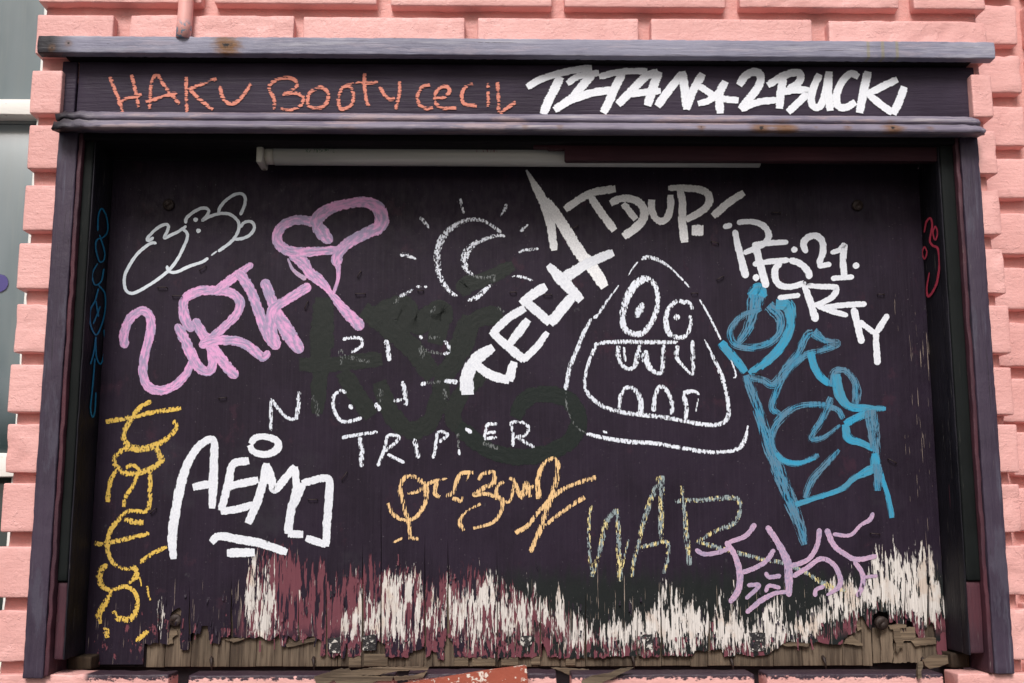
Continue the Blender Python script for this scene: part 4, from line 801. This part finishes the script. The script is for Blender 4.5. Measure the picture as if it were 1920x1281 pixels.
# TECH with arrow
g = T_('white'); g.blunt = True
for d, wd in (([(112, 38), (190, 180), (258, 310), (300, 450), (330, 668)], [16, 58, 78, 70, 54]), ([(265, 270), (345, 390), (430, 520), (520, 670), (640, 820), (728, 955)], [60, 80, 84, 90, 88, 76])): g.stroke(d, wd, r4, 'tdup', sc=1 / 4.174)
for d, wd in (([(1520, 130), (1380, 190), (1240, 275)], [46, 52, 60]), ([(1155, 200), (1225, 275), (1290, 345), (1340, 400)], [36, 64, 56, 50]), ([(1300, 365), (1230, 450), (1165, 530)], [52, 56, 56]), ([(1165, 525), (1095, 460), (1025, 400)], 48), ([(1005, 420), (1070, 365), (1145, 320)], 52),
              ([(835, 570), (930, 655), (1020, 730)], [40, 46, 50]), ([(845, 580), (930, 500), (1025, 440)], 44), ([(940, 640), (1000, 565), (1045, 505)], 46), ([(1010, 735), (1090, 660), (1152, 575)], [40, 38, 32]), ([(705, 925), (703, 820), (760, 722), (850, 660)], [78, 70, 68, 48]), ([(745, 750), (835, 815), (940, 845)], [44, 50, 48]), ([(935, 848), (965, 740)], [54, 44])): g.stroke(d, wd, t4, sc=1 / S3)
g.make(panel, 'diagonal white brush capitals with an arrow rising to the top')
# blue
g = T_('blue')
for d, wd, mt in (([(370, 375), (420, 345), (455, 385)], [40, 76, 44], 'blues'), ([(415, 370), (390, 470), (362, 560), (308, 640)], [100, 60, 44, 34], None), ([(440, 445), (340, 480), (268, 560), (282, 635), (370, 662), (470, 642), (540, 580), (545, 490), (480, 425)], [26, 30, 34, 36, 34, 34, 40, 60, 70], None), ([(520, 420), (590, 430), (600, 540), (560, 640), (480, 730), (372, 808)], [60, 60, 44, 44, 42, 34], 'blues'),
                  ([(212, 632), (270, 700), (350, 800)], [42, 44, 40], 'blues'), ([(355, 815), (400, 950), (450, 1100), (500, 1270)], [50, 48, 50, 64], None), ([(378, 830), (450, 845), (505, 868), (570, 790), (640, 700), (690, 600), (730, 575)], [38, 34, 40, 44, 40, 40, 40], None), ([(730, 575), (790, 622), (865, 640), (760, 682), (690, 700), (620, 760), (560, 830), (518, 920), (500, 1000), (545, 1035)], [60, 34, 34, 30, 34, 30, 32, 34, 34, 26], None),
                  ([(712, 685), (745, 790), (800, 850), (850, 862)], [36, 38, 34, 34], 'blues'), ([(838, 880), (848, 800), (910, 792), (958, 850), (972, 920), (965, 1000)], [50, 40, 30, 36, 46, 34], None), ([(860, 810), (875, 920), (930, 990), (1020, 1000), (1135, 1002)], [44, 50, 36, 36, 22], 'blues'), ([(895, 1060), (860, 1005), (760, 980), (640, 990), (560, 1045), (505, 1120), (500, 1210), (560, 1290), (650, 1310), (760, 1260)], [30, 30, 30, 30, 40, 40, 34, 30, 26, 30], None),
                  ([(830, 940), (780, 1060), (715, 1165), (780, 1165), (880, 1095)], [44, 32, 30, 28, 14], None), ([(905, 1090), (990, 1045), (1070, 1010)], 38, 'blues'), ([(905, 1090), (925, 1165), (1000, 1195), (1080, 1235)], [38, 44, 32, 30], 'blues'), ([(1050, 1010), (1062, 1120), (1085, 1270)], [70, 62, 40], None)): g.stroke(d, wd, t5, mt, sc=1 / S3)
for d, wd, mt in (([(500, 10), (540, 120), (600, 270), (650, 400), (680, 510)], [72, 66, 66, 50, 40], None), ([(1068, 0), (1080, 80), (1112, 150), (1148, 260), (1165, 360)], [40, 56, 24, 26, 30], 'blues'), ([(520, 0), (560, 40), (640, 55), (740, 30)], [24, 26, 24, 14], 'blues'), ([(870, -20), (790, 70), (720, 150), (680, 250)], [20, 36, 36, 36], None), ([(1062, 85), (960, 135), (900, 190), (800, 230), (700, 262), (625, 285)], [50, 30, 28, 26, 28, 30], 'blues'), ([(1085, 60), (1085, 210)], [50, 36], None)): g.stroke(d, wd, b8, mt, sc=1 / S3)
g.make(panel, 'blue dry brush tag down the right side')
# P FORTY 21
g = T_('white')
for d, wd in (([(150, 205), (175, 330), (205, 450), (235, 568)], [40, 50, 52, 56]), ([(62, 185), (130, 168)], 38), ([(165, 152), (260, 143), (350, 165), (403, 225), (392, 285), (330, 330), (215, 382)], [36, 38, 44, 48, 48, 46, 36]), ([(280, 320), (400, 305), (552, 297)], [38, 42, 36]), ([(308, 330), (340, 460), (368, 560), (388, 640)], [50, 54, 54, 54]), ([(285, 465), (400, 445), (560, 432)], 40), ([(555, 430), (640, 458), (700, 520), (708, 575)], [44, 50, 50, 46]), ([(500, 450), (455, 500), (455, 575), (500, 625), (580, 632), (685, 600)], [44, 48, 48, 46, 42, 40]), ([(472, 716), (642, 695)], 36),
              ([(688, 380), (665, 310), (700, 262), (755, 250), (803, 285), (812, 370), (778, 470)], [42, 50, 48, 46, 50, 48, 46]), ([(770, 478), (875, 463)], 40), ([(868, 378), (930, 360), (972, 325), (962, 430), (972, 560)], [32, 36, 44, 46, 48]), ([(872, 570), (1045, 558)], 38), ([(672, 620), (722, 760), (760, 895)], [46, 52, 54]), ([(690, 622), (800, 632), (910, 640), (890, 700), (820, 745), (740, 775)], [36, 38, 44, 44, 40, 36]), ([(765, 775), (880, 815), (1000, 850)], [36, 44, 34]), ([(820, 785), (1000, 768), (1140, 762)], [34, 44, 38]), ([(1040, 790), (1072, 920), (1105, 1060)], [50, 48, 52]), ([(1080, 890), (1145, 940), (1205, 985)], [44, 40, 40]), ([(1210, 980), (1250, 920), (1300, 838)], [44, 46, 40]), ([(1208, 975), (1215, 1100), (1220, 1220)], [48, 46, 52])): g.stroke(d, wd, r5, sc=1 / 4.003)
for p, r in (((310, 563), 5.4), ((597, 353), 5.2), ((1060, 473), 5.4)): g.dot(p, r, r5)
g.make(panel, 'white marker letters and a number stepping down at upper right')
# yellow vertical
g = T_('yellow')
for d, wd in (([(592, 1076), (720, 1052), (860, 1022)], 26), ([(860, 1022), (1012, 1000)], 24), ([(845, 960), (780, 1000), (722, 1080), (690, 1150), (720, 1212), (800, 1228), (860, 1210), (930, 1172), (985, 1112), (970, 1067)], [22, 26, 26, 26, 34, 40, 32, 26, 22, 26]), ([(640, 1272), (700, 1228), (780, 1235)], 26), ([(872, 1212), (898, 1285)], 28)): g.stroke(d, wd, t3, sc=1 / S3)
for d, wd in (([(650, 0), (640, 55), (690, 108), (770, 110), (850, 82), (903, 40), (888, 0)], 28), ([(655, 85), (615, 160), (600, 272)], [20, 24, 26]), ([(702, 82), (738, 66), (772, 95), (742, 180), (702, 240), (688, 300)], 20), ([(836, 95), (836, 200), (820, 318), (720, 322), (662, 370), (612, 440), (602, 540), (632, 612), (700, 645), (760, 628)], [26, 26, 22, 22, 26, 26, 26, 22, 18, 22]), ([(780, 610), (850, 560), (930, 520)], 22), ([(695, 368), (740, 382), (800, 386)], 30), ([(528, 498), (562, 508), (650, 490), (750, 466), (832, 446)], [26, 24, 26, 22, 26]), ([(600, 620), (560, 655), (560, 720), (612, 762), (700, 742), (755, 780), (765, 850), (735, 918), (665, 922), (635, 878)], [24, 34, 34, 22, 24, 22, 24, 34, 34, 28]), ([(622, 765), (580, 850), (550, 900), (560, 950)], [22, 34, 36, 20]), ([(752, 640), (762, 680), (718, 725)], [30, 34, 16]), ([(780, 690), (790, 740)], 10), ([(588, 970), (600, 1028)], [34, 26]), ([(828, 990), (790, 1018), (758, 1050)], [22, 30, 16]), ([(818, 740), (836, 820)], 14)): g.stroke(d, wd, b6, sc=1 / 2.972)
g.make(panel, 'yellow crayon lettering running down the left edge')
# AEMO
g = T_('white'); g.blunt = True
for d, wd in (([(968, 590), (960, 480), (978, 330), (1010, 170), (1055, 40), (1120, -50), (1190, -70), (1192, 60), (1188, 200), (1182, 308)], [34, 50, 50, 50, 44, 40, 40, 46, 48, 36]), ([(1075, 190), (1140, 176), (1212, 172)], [44, 44, 34]), ([(1388, 42), (1300, 62), (1272, 170), (1232, 320)], [44, 40, 46, 40]), ([(1270, 185), (1440, 148)], 42), ([(1230, 325), (1330, 310), (1420, 282)], 40), ([(1382, 392), (1430, 280), (1465, 170), (1482, 55)], [44, 46, 46, 34]), ([(1484, 60), (1510, 130), (1530, 202), (1590, 140), (1645, 72)], [36, 44, 46, 42, 38]), ([(1645, 75), (1650, 200), (1622, 320), (1605, 450)], [36, 42, 46, 44]), ([(1605, 450), (1690, 452)], 40), ([(1682, 168), (1825, 142), (1832, 250), (1822, 400), (1818, 520)], [40, 40, 44, 44, 34]), ([(1818, 510), (1705, 472)], 40), ([(1640, 290), (1690, 170)], 38),
              ([(1178, 498), (1222, 462), (1330, 480), (1450, 502), (1600, 552)], [40, 42, 46, 46, 40]), ([(1265, 556), (1420, 552)], 46)): g.stroke(d, wd, b6, sc=1 / 2.972)
g.stroke([(1400, 1200), (1430, 1165), (1490, 1160), (1550, 1185), (1548, 1230), (1490, 1258), (1420, 1245), (1396, 1205)], [36, 34, 34, 38, 42, 38, 34, 36], t3, sc=1 / S3)
g.make(panel, 'white brush capitals underlined twice, lower left')
# tan script
g = T_('tan')
for d, wd in (([(260, 278), (290, 340), (350, 372), (420, 352), (468, 270), (470, 190), (420, 140), (360, 132), (328, 190), (345, 280), (370, 370), (388, 462)], [22, 24, 20, 22, 28, 34, 28, 24, 30, 26, 26, 26]), ([(370, 226), (430, 210), (500, 162), (590, 140)], [16, 22, 24, 10]), ([(375, 470), (430, 478)], 24), ([(290, 498), (340, 472)], 14), ([(532, 160), (520, 220), (548, 245)], 26), ([(580, 242), (625, 215), (645, 150), (672, 112), (735, 108)], 24), ([(620, 250), (665, 265), (672, 242)], 26), ([(712, 115), (698, 155)], 12), ([(765, 150), (790, 115), (850, 110), (848, 165), (800, 190), (740, 232), (805, 226), (855, 240), (898, 265), (888, 330), (840, 388), (735, 418)], [18, 22, 28, 30, 26, 24, 22, 26, 30, 24, 20, 18]),
              ([(862, 260), (870, 190), (905, 158)], 24), ([(775, 280), (700, 322), (660, 380), (682, 432)], [24, 14, 26, 22]), ([(905, 268), (940, 262), (962, 155), (935, 140)], 20), ([(960, 150), (1002, 240), (1030, 165), (1052, 245)], 26), ([(1000, 255), (1070, 178)], 22), ([(1100, 255), (1097, 140), (1130, 60), (1185, 30), (1208, 80), (1190, 180), (1150, 300), (1110, 420), (1053, 552)], [34, 30, 26, 24, 30, 34, 32, 34, 26]), ([(970, 445), (1040, 402), (1100, 325), (1200, 225), (1300, 172), (1420, 135)], [30, 26, 22, 30, 22, 34]), ([(1138, 402), (1200, 350), (1280, 292), (1355, 245)], [20, 24, 22, 30])): g.stroke(d, wd, b7, sc=1 / 2.972)
g.make(panel, 'tan crayon script, lower centre')
# WAR
g = T_('war')
for d, wd in (([(1402, 292), (1382, 340), (1380, 500), (1395, 690)], [18, 20, 22, 30]), ([(1398, 680), (1440, 545), (1480, 380), (1535, 312)], [24, 28, 34, 26]), ([(1537, 310), (1543, 450), (1552, 715)], [24, 30, 34]), ([(1552, 690), (1600, 480)], 14), ([(1618, 690), (1640, 560), (1700, 330), (1775, 132)], [22, 26, 30, 34]), ([(1785, 125), (1782, 300), (1780, 480)], [36, 34, 26]), ([(1650, 525), (1720, 512), (1812, 498), (1818, 580), (1795, 672)], [22, 26, 30, 24, 20]), ([(1860, 270), (1900, 262)], 26)): g.stroke(d, wd, b7, sc=1 / 2.972)
for d, wd in (([(-8, 180), (12, 340), (22, 470), (38, 625)], [24, 26, 36, 30]), ([(10, 262), (100, 262), (200, 252), (300, 252), (318, 320), (280, 392), (180, 435), (75, 495)], [26, 28, 30, 30, 24, 30, 26, 24]), ([(70, 492), (180, 520), (330, 562), (450, 592), (560, 612), (700, 672)], [26, 30, 26, 26, 24, 26]), ([(700, 672), (800, 735), (910, 768)], [24, 34, 16])): g.stroke(d, wd, b8, sc=1 / 2.972)
g.make(panel, 'thin grey and yellow crayon capitals, lower right of centre')
# lilac tag
g = T_('lilac')
for d, wd in (([(405, 392), (350, 460), (252, 498)], [28, 26, 24]), ([(70, 535), (120, 562), (200, 552), (260, 528)], 24), ([(240, 490), (290, 570), (318, 670), (310, 760), (262, 835)], [30, 30, 34, 34, 30]), ([(330, 665), (400, 640), (465, 600), (510, 535)], 26), ([(468, 405), (530, 500), (580, 600), (590, 690), (592, 800)], [30, 32, 44, 44, 30]), ([(762, 418), (750, 510), (700, 590), (620, 622), (570, 620)], 26), ([(612, 688), (690, 640), (770, 588), (840, 620), (875, 690), (870, 745), (800, 792)], [26, 26, 26, 26, 28, 28, 14]), ([(738, 800), (742, 762), (790, 740)], 22),
              ([(800, 420), (840, 510), (900, 560), (970, 592), (1082, 572)], [32, 30, 26, 28, 24]), ([(835, 450), (930, 457), (990, 402), (1042, 370), (1062, 330)], [22, 20, 18, 24, 22]), ([(955, 600), (1000, 672), (1000, 740), (972, 800)], 26), ([(1000, 692), (1085, 682)], 18), ([(460, 662), (482, 690), (548, 682)], 24), ([(358, 735), (425, 738), (350, 812)], 22), ([(352, 890), (430, 825), (510, 782), (582, 772)], [24, 30, 24, 20]), ([(460, 775), (482, 738), (545, 752)], 22)): g.stroke(d, wd, b8, sc=1 / 2.972)
g.make(panel, 'pale lilac marker tag at the lower right corner')
# side panels
g = Tag('bluepen', xl3, 'x'); L2 = T(0, 430, 2.979); R2 = T(1700, 430, 2.977)
for d in ([(540, 10), (545, -80), (565, -115), (592, -60), (595, 10), (572, 45), (535, 60), (530, 110), (550, 180), (575, 170), (578, 120), (550, 30)], [(540, 190), (510, 250), (525, 310), (560, 290), (575, 220)], [(545, 312), (580, 360), (582, 450), (560, 540), (530, 590), (500, 530), (500, 450), (525, 400), (545, 330)], [(530, 400), (545, 490)], [(515, 530), (555, 430)], [(575, 560), (582, 650), (560, 750), (535, 720), (530, 650), (530, 600)], [(500, 755), (520, 680), (530, 600)], [(525, 720), (510, 900), (500, 1000), (512, 1050), (525, 1010), (530, 910)]): g.stroke(d, 9, L2, sc=1 / 2.979)
g.make(sideL, 'thin blue looping tag')
g = Tag('redpen', xr3, 'x')
for d, wd in (([(103, 20), (115, -40), (138, -62), (148, -20), (135, 60), (150, 90), (180, 110), (188, 200), (170, 310), (128, 375), (118, 330), (132, 240)], [8, 12, 12, 12, 12, 14, 14, 12, 14, 14, 10, 8]), ([(105, 95), (92, 130), (105, 165), (118, 130), (106, 95)], 9), ([(165, -20), (152, 20), (165, 60), (178, 20), (166, -20)], 9)): g.stroke(d, wd, R2, sc=1 / 2.977)
g.make(sideR, 'small red squiggle')

for o in list(bpy.data.objects):
    if 'base' in o: del o['base']
